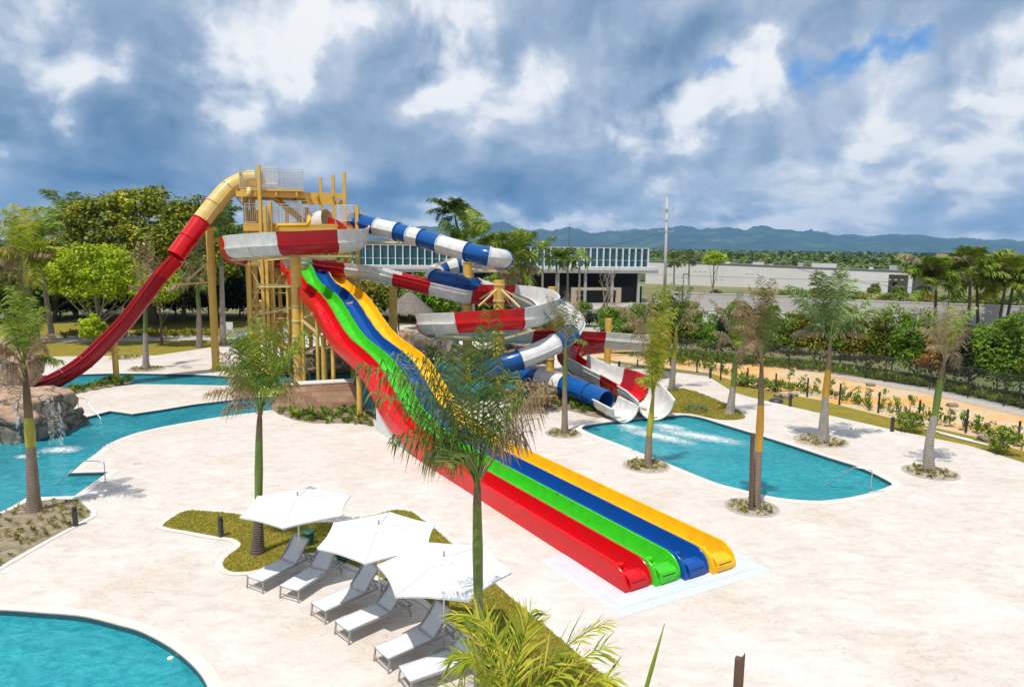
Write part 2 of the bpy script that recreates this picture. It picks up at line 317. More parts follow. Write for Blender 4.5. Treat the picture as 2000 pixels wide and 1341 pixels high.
M['shaft_brown'] = pm('stem_brown', (.11, .07, .04), .8, (.2, .15, .07), 5, .8, .3, 14, stretch=(1, 1, .3))
M['bark'] = pm('bark', (.12, .095, .07), .9, (.22, .19, .15), 3, .7, .5, 8, stretch=(1, 1, .3))
M['bark_pale'] = pm('bark_pale', (.34, .29, .23), .9, (.22, .19, .15), 3, .7, .4, 8)
M['wood'] = pm('dark_wood', (.085, .045, .028), .8, (.16, .09, .055), 6, .7, .4, 20, stretch=(1, 1, .15))
M['thatch'] = pm('thatch', (.24, .21, .18), .95, (.12, .10, .085), 6, .8, .8, 16)
M['fr_green'] = leafmat('frond_green', [(0.076, 0.143, 0.012),(0.152, 0.247, 0.017),(0.248, 0.338, 0.026),(0.372, 0.390, 0.052)], .3)
M['fr_dark'] = leafmat('frond_dark', [(0.041, 0.085, 0.017),(0.076, 0.143, 0.023),(0.138, 0.208, 0.031),(0.220, 0.247, 0.052)], .25)
M['fr_blue'] = leafmat('frond_sage', [(0.083, 0.156, 0.052),(0.152, 0.247, 0.073),(0.276, 0.364, 0.125),(0.455, 0.468, 0.187)], .3)
M['fr_lime'] = leafmat('frond_lime', [(0.138, 0.221, 0.012), (0.276, 0.351, 0.021), (0.455, 0.468, 0.031), (0.634, 0.546, 0.073)], .4)
M['fr_dry'] = leafmat('frond_dry', [(0.180, 0.110, 0.055),(0.307, 0.200, 0.110),(0.445, 0.320, 0.190),(0.212, 0.190, 0.060)], .25)
M['fr_pale'] = leafmat('frond_straw', [(0.318, 0.230, 0.130), (0.445, 0.340, 0.200), (0.233, 0.200, 0.100), (0.360, 0.250, 0.160)], .3)
M['lf_big'] = leafmat('leaves_rain_tree', [(0.069, 0.111, 0.006),(0.193, 0.247, 0.010),(0.386, 0.416, 0.012),(0.661, 0.572, 0.015)], .3, (.16, (.05, .075, .008), .6))
M['lf_lime'] = leafmat('leaves_lime', [(0.276, 0.390, 0.008),(0.469, 0.598, 0.012),(0.634, 0.702, 0.021)], .42, (.5, (.12, .2, .012), .5))
M['lf_dark'] = leafmat('leaves_dark', [(0.010, 0.021, 0.005), (0.024, 0.045, 0.010), (0.056, 0.090, 0.014)], .2, (.3, (.012, .022, .006), .6))
M['lf_mid'] = leafmat('leaves_mid', [(0.069, 0.130, 0.012),(0.138, 0.234, 0.015),(0.234, 0.338, 0.021),(0.358, 0.377, 0.031)], .32, (.5, (.05, .085, .012), .6))
M['lf_fresh'] = leafmat('leaves_fresh', [(0.096, 0.221, 0.012),(0.193, 0.364, 0.019),(0.317, 0.494, 0.026)], .35, (.6, (.04, .09, .012), .6))
M['lf_olive'] = leafmat('leaves_olive', [(0.138, 0.156, 0.016),(0.276, 0.260, 0.021),(0.427, 0.364, 0.031),(0.331, 0.221, 0.031)], .3, (.5, (.08, .1, .015), .6))
M['lf_rust'] = leafmat('leaves_rust', [(0.303, 0.156, 0.031), (0.441, 0.234, 0.052), (0.193, 0.169, 0.031)], .3)
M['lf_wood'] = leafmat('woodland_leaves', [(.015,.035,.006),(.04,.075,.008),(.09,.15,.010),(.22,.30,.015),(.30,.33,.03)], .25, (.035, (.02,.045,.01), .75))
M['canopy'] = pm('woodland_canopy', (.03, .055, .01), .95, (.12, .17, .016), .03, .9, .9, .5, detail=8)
M['mountain'] = pm('mountain_slopes', (.012, .045, .05), .95, (.09, .17, .06), .0022, .8, 0, 1, detail=9, lo=.5, hi=.72)
M['glass'] = pm('tinted_glass', (.02, .085, .11), .12, (.03, .11, .12), .3, .5, spec=.8)
M['fin'] = pm('white_fin', (.72, .76, .78), .5)
M['bwhite'] = pm('white_render', (.68, .67, .65), .8, (.58, .56, .54), .15, .6, .05, 3)
M['bgrey'] = pm('grey_render', (.40, .39, .37), .8, (.48, .46, .44), .2, .6)
M['dark_int'] = pm('dark_interior', (.012, .012, .012), .8)
M['roof_dark'] = pm('roof_edge', (.09, .09, .09), .8)
M['wallpaint'] = pm('wall_grey_paint', (.46, .45, .43), .85, (.52, .46, .42), .4, .7, .1, 5)
M['tan'] = pm('tan_wall', (.50, .42, .33), .85, (.42, .34, .25), .5, .7)
M['letter'] = pm('blue_letters', (.02, .12, .28), .6)
M['ltwhite'] = pm('white_letters', (.75, .78, .78), .5)
M['asphalt'] = pm('pale_asphalt', (.40, .37, .34), .95, (.32, .30, .28), .6, .6)
M['carpaint'] = pm('car_paint_dark', (.03, .035, .04), .25, coat=.5)
M['carwhite'] = pm('car_paint_white', (.65, .65, .65), .25, coat=.5)
M['bluecloth'] = pm('blue_towel', (.07, .22, .40), .8, (.16, .34, .5), 3, .6)
M['plastic_white'] = pm('white_plastic', (.72, .72, .70), .5)
M['hose'] = pm('green_hose', (.10, .16, .06), .5)
M['wire'] = pm('cable', (.10, .10, .10), .6)
def brickmat():
    m, t, b, o = base('stone_block_wall'); tc = t.n('ShaderNodeTexCoord'); br = t.n('ShaderNodeTexBrick'); g = tc.outputs['Object']
    v = t.mapping(g, rot=(R(90), 0, 0)); t.l(v, br.inputs['Vector'])
    for k, x in dict(Scale=1.0, Bias=0.0).items(): br.inputs[k].default_value = x
    br.inputs['Mortar Size'].default_value = .006; br.inputs['Brick Width'].default_value = .62; br.inputs['Row Height'].default_value = .33
    br.inputs['Color1'].default_value = (.60, .38, .22, 1); br.inputs['Color2'].default_value = (.40, .18, .11, 1); br.inputs['Mortar'].default_value = (.16, .11, .08, 1)
    t.l(t.mix(t.m('MULTIPLY', t.noise(g, 9, 6, .7), .45), br.outputs[0], (.20, .13, .09)), b.inputs['Base Color']); b.inputs['Roughness'].default_value = .9
    bp = t.n('ShaderNodeBump', i_Strength=.5, i_Distance=.03); t.l(t.noise(g, 14, 6, .7), bp.inputs['Height']); t.l(bp.outputs[0], b.inputs['Normal']); return m
M['brick'] = brickmat()
def rockmat(name, top, mid, low, zc):
    m, t, b, o = base(name); tc = t.n('ShaderNodeTexCoord'); g = tc.outputs['Object']; n = t.noise(t.mapping(g, scale=(1, 1, 1.5)), .9, 9, .65, .6)
    c = t.mix(t.ramp(n, [(.35, 0.0), (.62, 1.0)]), top, mid)
    vo = t.n('ShaderNodeTexVoronoi', feature='DISTANCE_TO_EDGE'); vo.inputs['Scale'].default_value = .75; ad = t.n('ShaderNodeVectorMath', operation='ADD'); nn = t.n('ShaderNodeTexNoise'); nn.inputs['Scale'].default_value = 1.6; nn.inputs['Detail'].default_value = 6; t.l(g, nn.inputs['Vector']); t.l(g, ad.inputs[0]); t.l(nn.outputs['Color'], ad.inputs[1]); t.l(ad.outputs[0], vo.inputs['Vector'])
    ck = t.ramp(vo.outputs['Distance'], [(0.0, 1.0), (.045, 0.0)]); c = t.mix(t.m('MULTIPLY', ck, .7), c, (low[0]*.35, low[1]*.35, low[2]*.35)); c = t.mix(t.ramp(t.noise(t.mapping(g, scale=(1.5, 1.5, .4), loc=(5, 5, 5)), 1.8, 7, .65), [(.48, 0.0), (.66, 1.0)]), c, low)
    t.l(c, b.inputs['Base Color']); b.inputs['Roughness'].default_value = .85
    bp = t.n('ShaderNodeBump', i_Strength=.9, i_Distance=.12); t.l(t.m('SUBTRACT', t.noise(g, 3.5, 9, .7), t.m('MULTIPLY', ck, .8)), bp.inputs['Height']); t.l(bp.outputs[0], b.inputs['Normal']); return m
M['rock'] = rockmat('rock_pink', (.46, .27, .17), (.52, .36, .26), (.20, .16, .12), 1)
M['rock_grey'] = rockmat('rock_grey', (.26, .21, .16), (.20, .175, .145), (.09, .085, .075), 1)
M['rock_tan'] = rockmat('rock_tan', (.36, .26, .18), (.28, .22, .17), (.14, .11, .09), 1)
def foammat(name, lo, hi, sc):
    m, t, b, o = base(name); tc = t.n('ShaderNodeTexCoord'); b.inputs['Base Color'].default_value = (.80, .85, .86, 1); b.inputs['Roughness'].default_value = .5
    at_ = t.n('ShaderNodeAttribute'); at_.attribute_name = 'fade'
    f = t.ramp(t.m('ADD', t.m('MULTIPLY', t.noise(tc.outputs['Object'], sc, 9, .75, 1.4), 1.0), t.m('MULTIPLY', at_.outputs['Fac'], .42)), [(lo, 0.0), (hi, 1.0)])
    tr = t.n('ShaderNodeBsdfTransparent'); mx = t.n('ShaderNodeMixShader'); t.l(f, mx.inputs[0]); t.l(tr.outputs[0], mx.inputs[1]); t.l(b.outputs[0], mx.inputs[2]); t.l(mx.outputs[0], o.inputs[0]); return m
M['foam'] = foammat('foam', .62, .98, 3.4); 
def fallmat():
    m, t, b, o = base('falling_water'); tc = t.n('ShaderNodeTexCoord'); b.inputs['Base Color'].default_value = (.72, .80, .82, 1); b.inputs['Roughness'].default_value = .2
    f = t.ramp(t.noise(t.mapping(tc.outputs['Object'], scale=(5, 5, .8)), 2.2, 6, .7, .5), [(.50, 0.0), (.68, .6)])
    tr = t.n('ShaderNodeBsdfTransparent'); mx = t.n('ShaderNodeMixShader'); t.l(f, mx.inputs[0]); t.l(tr.outputs[0], mx.inputs[1]); t.l(b.outputs[0], mx.inputs[2]); t.l(mx.outputs[0], o.inputs[0]); return m
M['fall'] = fallmat()
def chainmat():
    m, t, b, o = base('chain_link'); b.inputs['Base Color'].default_value = (.10, .10, .10, 1); tr = t.n('ShaderNodeBsdfTransparent'); mx = t.n('ShaderNodeMixShader')
    tc = t.n('ShaderNodeTexCoord'); s = t.n('ShaderNodeSeparateXYZ'); t.l(tc.outputs['Object'], s.inputs[0])
    a = t.m('FRACT', t.m('MULTIPLY', t.m('ADD', s.outputs[0], s.outputs[2]), 14.0)); c = t.m('FRACT', t.m('MULTIPLY', t.m('SUBTRACT', s.outputs[0], s.outputs[2]), 14.0))
    f = t.m('MAXIMUM', t.m('LESS_THAN', a, .07), t.m('LESS_THAN', c, .07)); t.l(f, mx.inputs[0]); t.l(tr.outputs[0], mx.inputs[1]); t.l(b.outputs[0], mx.inputs[2]); t.l(mx.outputs[0], o.inputs[0]); return m
M['fence_mesh'] = chainmat()
# ================================================================== SETTING
def GL(pts): return [G(*p) for p in pts]
def smoothloop(pts, n=4): return crom([Vector((p.x, p.y, 0)) for p in GL(pts)], n, True)
splash = smoothloop([(1136,836),(1150,829.5),(1202,822),(1269,815),(1318,811),(1339,810),(1370,815),(1412,828),(1482,849),(1552,871),(1622,894),(1668,908),(1696,919),(1724,933),(1741,943),(1738,948),(1703,961),(1657,971),(1619,976),(1584,977),(1517,971),(1447,955),(1395,941),(1325,913),(1290,899),(1248,882),(1202,864),(1157,847)], 3)
kids = smoothloop([(-60,1191),(0,1190),(91,1196),(165,1203),(234,1220),(275,1232),(322,1256),(359,1282),(388,1311),(406,1341),(425,1400),(400,1500),(250,1590),(0,1620),(-250,1560),(-360,1400),(-330,1280),(-200,1210)], 4)
def dens(pts):
    return [Vector((p.x, p.y, 0)) for p in GL(pts)]
river = dens([(-420,1120),(-200,1060),(0,1002),(53,971),(110,969),(146,968),(180,943),(212,921),(134,923),(150,912),(165,901),(185,887),(210,867),(237,855),(266,845),(310,834.5),(355,826),(431,813.5),(500,805),(526,801),(700,800),(800,800),(930,785),(1075,762),(1068,735),(1000,712),(900,700),(800,706),(694,725.6),(588,729),(500,733),(451,735),(380,731),(279,729),(210,729),(152,731),(60,733),(-60,740),(-300,760),(-560,820),(-560,1000)])
isle = dens([(70,775),(118,768),(180,760),(240,753),(266,750),(340,750.5),(451,753),(520,753.5),(552,753),(552,772),(530,774),(494,775.5),(440,782),(380,789),(320,799),(259,808),(237,805),(215,802),(185,810),(155,817),(120,830),(70,838)])
def circle(c, r, n=24, sq=1.0): return [Vector((c[0]+r*math.cos(2*math.pi*i/n), c[1]+r*sq*math.sin(2*math.pi*i/n), 0)) for i in range(n)]
# ground as one sheet to the horizon (with openings where pools are sunk into it)
far = [Vector((x, y, 0)) for x, y in ((-16000,-400),(16000,-400),(16000,16000),(-16000,16000))]
struct(MB().sheet([far, splash, kids, river], -.06).build('ground', M['ground']))
struct(MB().sheet([isle], -.05, -1.3).build('ground_island', M['ground']))
deck_out = dens([(1891,869),(1745,839),(1599,806),(1500,783),(1465,775),(1433,766),(1384,735),(1307,725),(1209,712),(1120,690),(1000,655),(900,642),(800,634),(700,640),(600,655),(500,668),(406,679),(304,694),(96,696),(-300,706),(-700,720)])+[Vector((-60,60,0)), Vector((-60,-6,0)), Vector((40,-6,0)), Vector((44,14,0))]+dens([(2300,978),(2000,903)])
struct(MB().sheet([deck_out, splash, kids, river], 0, -1.3).build('pool_deck', M['deck']))
struct(MB().sheet([isle], 0, -1.3).build('pool_deck_island', M['deck']))
for nm, lp, dz in (('splash_pool_floor', splash, -1.25), ('kids_pool_floor', kids, -1.0), ('river_floor', river, -1.2)):
    struct(MB().sheet([offset(lp, .05)], dz).build(nm, M['poolfloor']))
WZ = -.16
struct(MB().sheet([offset(splash, .03)], WZ).build('splash_pool_water', M['water']))
struct(MB().sheet([offset(kids, .03)], WZ).build('kids_pool_water', M['water']))
struct(MB().sheet([river, isle], WZ).build('river_water', M['water_river']))
def wallband(lp, nm):
    n = len(lp); o = offset(lp, -.012); z0, z1 = -.022, -.42
    struct(MB().add([(p[0], p[1], z0) for p in o]+[(p[0], p[1], z1) for p in o], [(i, i+n, (i+1) % n+n, (i+1) % n) for i in range(n)]).build(nm, M['tile']))
wallband(splash, 'waterline_tiles'); wallband(kids, 'waterline_tiles'); wallband(river, 'waterline_tiles')
o_ = offset(isle, .012); n_ = len(isle)
struct(MB().add([(p[0], p[1], -.022) for p in o_]+[(p[0], p[1], -.42) for p in o_], [(i, i+n_, (i+1) % n_+n_, (i+1) % n_) for i in range(n_)]).build('waterline_tiles', M['tile']))
for lp, d in ((splash, .38), (kids, .30), (river, .34), (isle, -.3)): struct(ring(lp, d, .006).build('pool_coping', M['coping']))
# submerged steps seen through the water
def steps(a, b, c, n, w=.38):
    A, B = G(*a), G(*b); C_ = G(*c); e = (B-A).normalized(); q = Vector((-e.y, e.x, 0)); q = q if q.dot(C_-A) > 0 else -q; mb = MB()
    for i in range(n):
        m = (A+B)/2+q*(w*(i+.5)); mb.box((m.x, m.y, -.75-.15*i+.0), ((B-A).length*(1-.03*i), w-.004, .9-.02*i), math.atan2(e.y, e.x))
    struct(mb.build('pool_steps', M['coping']))
steps((160,812), (235,802), (190,840), 4); steps((146,968), (208,924), (130,930), 3, .5); steps((1668,974), (1738,946), (1640,930), 4)
# planting islands and lawns
def sheetG(pts, name, mat, z=.012, sm=0, edge=None):
    lp = smoothloop(pts, sm) if sm else dens(pts)
    o = struct(MB().sheet([lp], z).build(name, M[mat]))
    if edge: struct(ring(lp, edge, z-.004).build('bed_edging', M['coping']))
    return lp
lawn1 = sheetG([(318,1027.5),(337,1011),(362,998),(403,998),(487,1007),(560,1016),(650,1021),(710,1012),(750,1001),(774,995.5),(804,1000),(825,1015),(846,1030),(900,1078),(975,1147),(1050,1210),(1130,1278),(1215,1350),(1290,1420),(1080,1420),(960,1341),(905,1245),(870,1203),(831,1171),(775,1143),(720,1117),(670,1096),(636,1081),(606,1079.5),(570,1087),(534,1103.5),(495,1114),(483,1116),(457,1117),(439,1110),(435.5,1099),(446.5,1084),(467,1070),(470,1060),(454,1051),(425,1048),(366,1037)], 'lawn', 'grass', .02, 2, .22)
bedL = sheetG([(-10,1010),(53,980),(110,975),(146,975),(165,986),(177,1000),(176,1008),(140,1028),(90,1055),(45,1080),(0,1106),(-120,1180),(-300,1130),(-200,1060)], 'planting_bed', 'soil', .02, 0, .2)
lawnR = sheetG([(1290,760),(1320,757),(1360,765),(1410,785),(1440,800),(1455,812),(1450,818),(1420,820),(1390,817),(1350,808),(1318,806),(1255,800),(1215,770),(1200,742),(1240,742)], 'lawn', 'grass_far', .02, 2)
bedM = sheetG([(1060,770),(1120,756),(1180,765),(1225,790),(1240,812),(1190,816),(1150,812),(1105,800),(1050,800),(1000,790),(985,775)], 'planting_bed', 'soil', .02, 2)
bedW = sheetG([(530,800),(600,800),(700,798),(728,806),(730,832),(690,826),(610,826),(575,820),(545,808)], 'planting_bed', 'soil', .02)
sheetG([(455,755),(505,755),(505,772),(453,776.5)], 'planting_bed', 'soil', .025)
sheetG([(96,696),(304,694),(350,687),(406,679),(430,672),(430,664),(300,665),(110,668),(-200,670),(-400,700)], 'lawn', 'grass_far', -.02)
sheetG([(700,628),(640,640),(430,664),(110,668),(-200,668),(-400,662),(110,655),(430,655),(560,640),(640,622)], 'sand_path', 'gravel', -.035)
sheetG([(700,628),(640,618),(400,645),(0,655),(-700,665),(-900,640),(0,632),(400,625),(700,605)], 'lawn', 'grass_far', -.045)
# strip of dry lawn, planted bank and sandy track along the fence on the right
sheetG([(1384,735),(1433,766),(1465,775),(1500,783),(1599,806),(1745,839),(1891,869),(2000,903),(2300,978),(2300,950),(2000,880),(1900,850),(1740,815),(1600,780),(1500,762),(1440,745),(1390,728)], 'lawn_strip', 'grass_far', -.03)
sheetG([(1390,728),(1440,745),(1500,762),(1600,780),(1740,815),(1900,850),(2000,880),(2300,950),(2500,900),(2000,797),(1813,757),(1625,726),(1500,706),(1330,686),(1190,668),(1050,655),(1000,655),(1120,690),(1209,705),(1307,718)], 'sandy_track', 'sand', -.04)
sheetG([(2500,890),(2000,797),(1813,757),(1625,728),(1625,735),(1800,765),(2000,812),(2500,925)], 'gravel_path', 'gravel', -.025)
sheetG([(1310,640),(1500,640),(1750,655),(2300,690),(2300,588),(1900,580),(1650,585),(1500,590),(1300,575),(1280,600)], 'car_park', 'asphalt', -.03)
sheetG([(700,600),(900,600),(1300,612),(1300,585),(1000,585),(700,580)], 'car_park', 'asphalt', -.035)
sheetG([(1040,640),(1180,648),(1200,622),(1120,612),(1040,615)], 'gravel_path', 'gravel', -.03)
# pale apron round the slide end
LD = Vector((-.5327, .8463, 0)); LR = Vector((.8463, .5327, 0)); L0 = G(1222, 1160); LW = 1.045
def LP(s, x, z=0.0): p = L0+LD*s+LR*x; return Vector((p.x, p.y, z))
ap = [LP(-.9, -.95), LP(-1.25, 5.0), LP(3.1, 5.3), LP(3.1, -.95)]
struct(MB().sheet([ap], .010, -.01).build('slide_apron', M['apron']))
struct(MB().sheet([[LP(-.55, -.6), LP(-.85, 4.7), LP(2.9, 4.9), LP(2.9, -.6)]], .016).build('slide_apron', M['apron']))
# mountains: a height field about ten kilometres away
def mountains():
    sil = [(-200,470),(0,476),(60,472),(130,462),(200,470),(300,468),(500,462),(700,455),(800,440),(830,445),(870,441),(900,448),(940,446),(960,438),(980,436),(1010,444),(1040,448),(1080,445),(1103,443),(1130,449),(1170,452),(1230,450),(1290,449),(1336,443),(1370,448),(1400,446),(1440,446),(1490,441),(1530,448),(1560,450),(1587,452),(1620,459),(1650,459),(1700,461),(1740,456),(1765,461),(1793,458),(1830,461),(1880,466),(1920,469),(1960,470),(2000,474),(2200,482)]
    D0, D1, nx, ny = 6500.0, 12500.0, 360, 46; mb = MB(); vs = []
    def top(px):
        for (a, b), (c, d) in zip(sil, sil[1:]):
            if a <= px <= c: return b+(d-b)*(px-a)/(c-a)
        return sil[0][1] if px < 0 else sil[-1][1]
    for j in range(ny+1):
        y = D0+(D1-D0)*j/ny
        for i in range(nx+1):
            px = -190+2380*i/nx; g = at(px, 482, y); tz = at(px, top(px), 10500.0).z
            f = j/ny; env = max(0, 1-abs(f-.64)/.64) if f < .64 else max(0, 1-(f-.64)/.36)
            n1 = noise.fractal(Vector((g.x/900, y/1100, 1.3)), 1.0, 2.1, 7); rd = 1-abs(noise.fractal(Vector((g.x/650, y/1500, 7.7)), .9, 2.1, 6))*1.6
            h = tz*1.06*(env**1.25)*(.82+.18*rd) + n1*70*min(1, env*3)*(1-env) + (rd-.6)*150*env*(1-env) + 46*env*noise.fractal(Vector((g.x/260, y/700, 4.4)), .8, 2.1, 5)
            vs.append((g.x, y, max(-5, h)-1))
    mb.add(vs, [(j*(nx+1)+i, j*(nx+1)+i+1, (j+1)*(nx+1)+i+1, (j+1)*(nx+1)+i) for j in range(ny) for i in range(nx)])
    struct(mb.build('mountains', M['mountain'], smooth=True))
mountains()
# air
hz = MB().box((0, 7000, 449), (33000, 15000, 904)).build('haze', None); hz['kind'] = 'stuff'
hm = bpy.data.materials.new('haze'); hm.use_nodes = True; ht = NT(hm.node_tree); ho = ht.n('ShaderNodeOutputMaterial'); hv = ht.n('ShaderNodeVolumePrincipled')
hv.inputs['Color'].default_value = (.30, .60, 1.0, 1); hv.inputs['Density'].default_value = 5.5e-5; hv.inputs['Anisotropy'].default_value = .0; ht.l(hv.outputs[0], ho.inputs[1]); hz.data.materials.append(hm)
# ================================================================== SLIDES
def interp(tab, x):
    if x <= tab[0][0]: return tab[0][1]
    for (a, b), (c, d) in zip(tab, tab[1:]):
        if x <= c:
            t = (x-a)/(c-a); t = t*t*(3-2*t)*.35+t*.65; return b+(d-b)*t
    return tab[-1][1]
PROF = [(0,.10),(12.6,.10),(14,.16),(15.5,.30),(17,.52),(18.2,.82),(19.4,1.3),(20.4,1.9),(21.4,2.45),(22.4,2.85),(23.6,3.12),(25,3.35),(26.6,3.6),(28,4.0),(29.4,4.6),(30.6,5.2),(31.8,5.7),(33,6.05),(34.5,6.32),(36,6.55),(37.2,6.95),(38.4,7.7),(39.2,8.0),(40,8.05)]
ms = thing('racer_slide', 'long wavy slide of four lanes, red green blue and yellow, ending on the deck', 'water slide', LP(0, 2.0))
LANES = [('lanered', 'glossy red lane on the near side'), ('green', 'bright green lane'), ('laneblue', 'deep blue lane'), ('yellow', 'yellow lane on the far side')]
for li, (mk, lb) in enumerate(LANES):
    s0 = -.17*li; x0 = li*LW; w = LW/2-.008; mb = MB(); S = [s0+.02+.0, s0+.10, s0+.22, s0+.4, s0+.6]+[1+.35*i for i in range(112)]
    ring_ = []
    for s in S:
        zf = interp(PROF, s); e = min(1, max(0, (s-s0)/.62)); hw = .62*math.sqrt(max(.04, 1-(1-e)**2)); fl = .02
        lft = [(-w, -.14), (-w, hw-.06), (-w+.012, hw-.015), (-w+.035, hw), (-w+.065, hw-.02), (-w+.10, max(hw*.4, fl)), (-w+.17, fl+.06), (-w+.28, fl)]
        if s < s0+.6: lft = [(a, min(b, max(hw, .03))) for a, b in lft]
        p = lft+[(0, fl-.01)]+[(-a, b) for a, b in reversed(lft)]
        ring_.append([LP(s, x0+LW/2+a, zf+b-(.02 if s > 13 else .0)) for a, b in p])
    n = len(ring_[0]); mb.add([q for r_ in ring_ for q in r_], [(j*n+i, j*n+(i+1) % n, (j+1)*n+(i+1) % n, (j+1)*n+i) for j in range(len(S)-1) for i in range(n)]+[tuple(range(n)), tuple(range((len(S)-1)*n, len(S)*n))[::-1]])
    ln = mb.build('lane', M[mk], ms, smooth=True, auto=35); ln['label'] = lb
    eb = MB(); c = x0+LW/2; ww = w-.17
    pr = [(-.02, -.02), (-.02, .12), (.04, .27), (.16, .34), (.42, .35), (.58, .28), (.62, .0)]
    k = len(pr); eb.add([LP(s0+a, c-ww, .10+b) for a, b in pr]+[LP(s0+a, c+ww, .10+b) for a, b in pr], [tuple(range(k)), tuple(range(2*k-1, k-1, -1))]+[(i, i+k, (i+1) % k+k, (i+1) % k) for i in range(k)])
    bo = eb.build('end_stop', M[mk], ln, bevel=.012)
    MB().box(LP(s0+.012, c, .275), (.55, .03, .035), math.atan2(LR.y, LR.x)).build('slot', M['slot'], bo)
    pl_ = MB().tube([LP(s0+1.15, c-ww+.02, .22), LP(s0+1.15, c+ww-.02, .22)], .12, 12).build('pillow', M[mk], ln, smooth=True, auto=40)
    fm = MB()
    for s in (6.2, 11.5, 17.8, 24.2, 30.6, 36.6):
        for sg in (-1, 1):
            zf = interp(PROF, s); a = sg*(w-.02); fm.box(LP(s, c+sg*(w-.075), zf+.605), (.09, .03, .045), math.atan2(LR.y, LR.x))
    fm.build('joint', M[mk], ln)
    for s in [25.2, 26.4, 30.0, 31.0, 34.6, 35.8] if li in (0, 1) else [26, 35.2]:
        MB().tube([LP(s+.30, c-.30, interp(PROF, s+.30)+.02), LP(s, c, interp(PROF, s)+.01), LP(s+.30, c+.30, interp(PROF, s+.30)+.02)], .028, 6).build('ridge', M[mk], ln)
# concrete plinth and struts under the lanes
mb = MB(); SS = [9+.6*i for i in range(20)]; n = len(SS)
side = lambda x: [LP(s, x, max(.0, interp(PROF, s)-.16)) for s in SS]+[LP(SS[-1], x, -.02), LP(SS[0], x, -.02)]
A_, B_ = side(.16), side(4*LW-.16); k = len(A_); mb.add(A_+B_, [tuple(range(k)), tuple(range(2*k-1, k-1, -1))]+[(i, i+k, (i+1) % k+k, (i+1) % k) for i in range(k)])
mb.build('plinth', M['white_concrete'], ms)
for s in (28.2, 31.5, 35.0, 39.0):
    z = interp(PROF, s)-.2; MB().beam(LP(s, -.1, z), LP(s, 4*LW+.1, z), .16, .2).build('cross_beam', M['steel'], ms)
    for x in (.3, 4*LW-.3): MB().tube([LP(s, x, -.05), LP(s, x, z-.1)], .13, 10).build('leg', M['steel'], ms, smooth=True, auto=40)

def frames(P):
    fr = []
    for i, p in enumerate(P):
        t = (P[min(i+1, len(P)-1)]-P[max(i-1, 0)]).normalized(); s = t.cross(Vector((0, 0, 1)))
        s = s.normalized() if s.length > .05 else Vector((1, 0, 0)); fr.append((p, t, s, s.cross(t).normalized()))
    return fr
def chan_prof(r, hl, hr, th=.05, flare=.0):
    inn = [(-r-flare, hl), (-r, hl*.5)]+[(r*math.sin(a), -r*math.cos(a)) for a in [R(-90+180*k/12) for k in range(13)]]+[(r, hr*.5), (r+flare, hr)]
    R_ = r+th; out = [(R_+flare, hr+.0), (R_+flare+.07, hr+.0), (R_+flare+.07, hr-.05), (R_, hr*.5-.02), (R_, .03), (R_+.06, .03), (R_+.06, -.03)]+[(R_*math.sin(a), -R_*math.cos(a)) for a in [R(84-168*k/12) for k in range(13)]]
    out += [(-R_-.06, -.03), (-R_-.06, .03), (-R_, .03), (-R_, hl*.5-.02), (-R_-flare-.07, hl-.05), (-R_-flare-.07, hl), (-R_-flare, hl)]
    return inn+out
def tube_prof(r, th=.045):
    return [(r*math.cos(a), r*math.sin(a)) for a in [2*math.pi*k/20 for k in range(20)]]
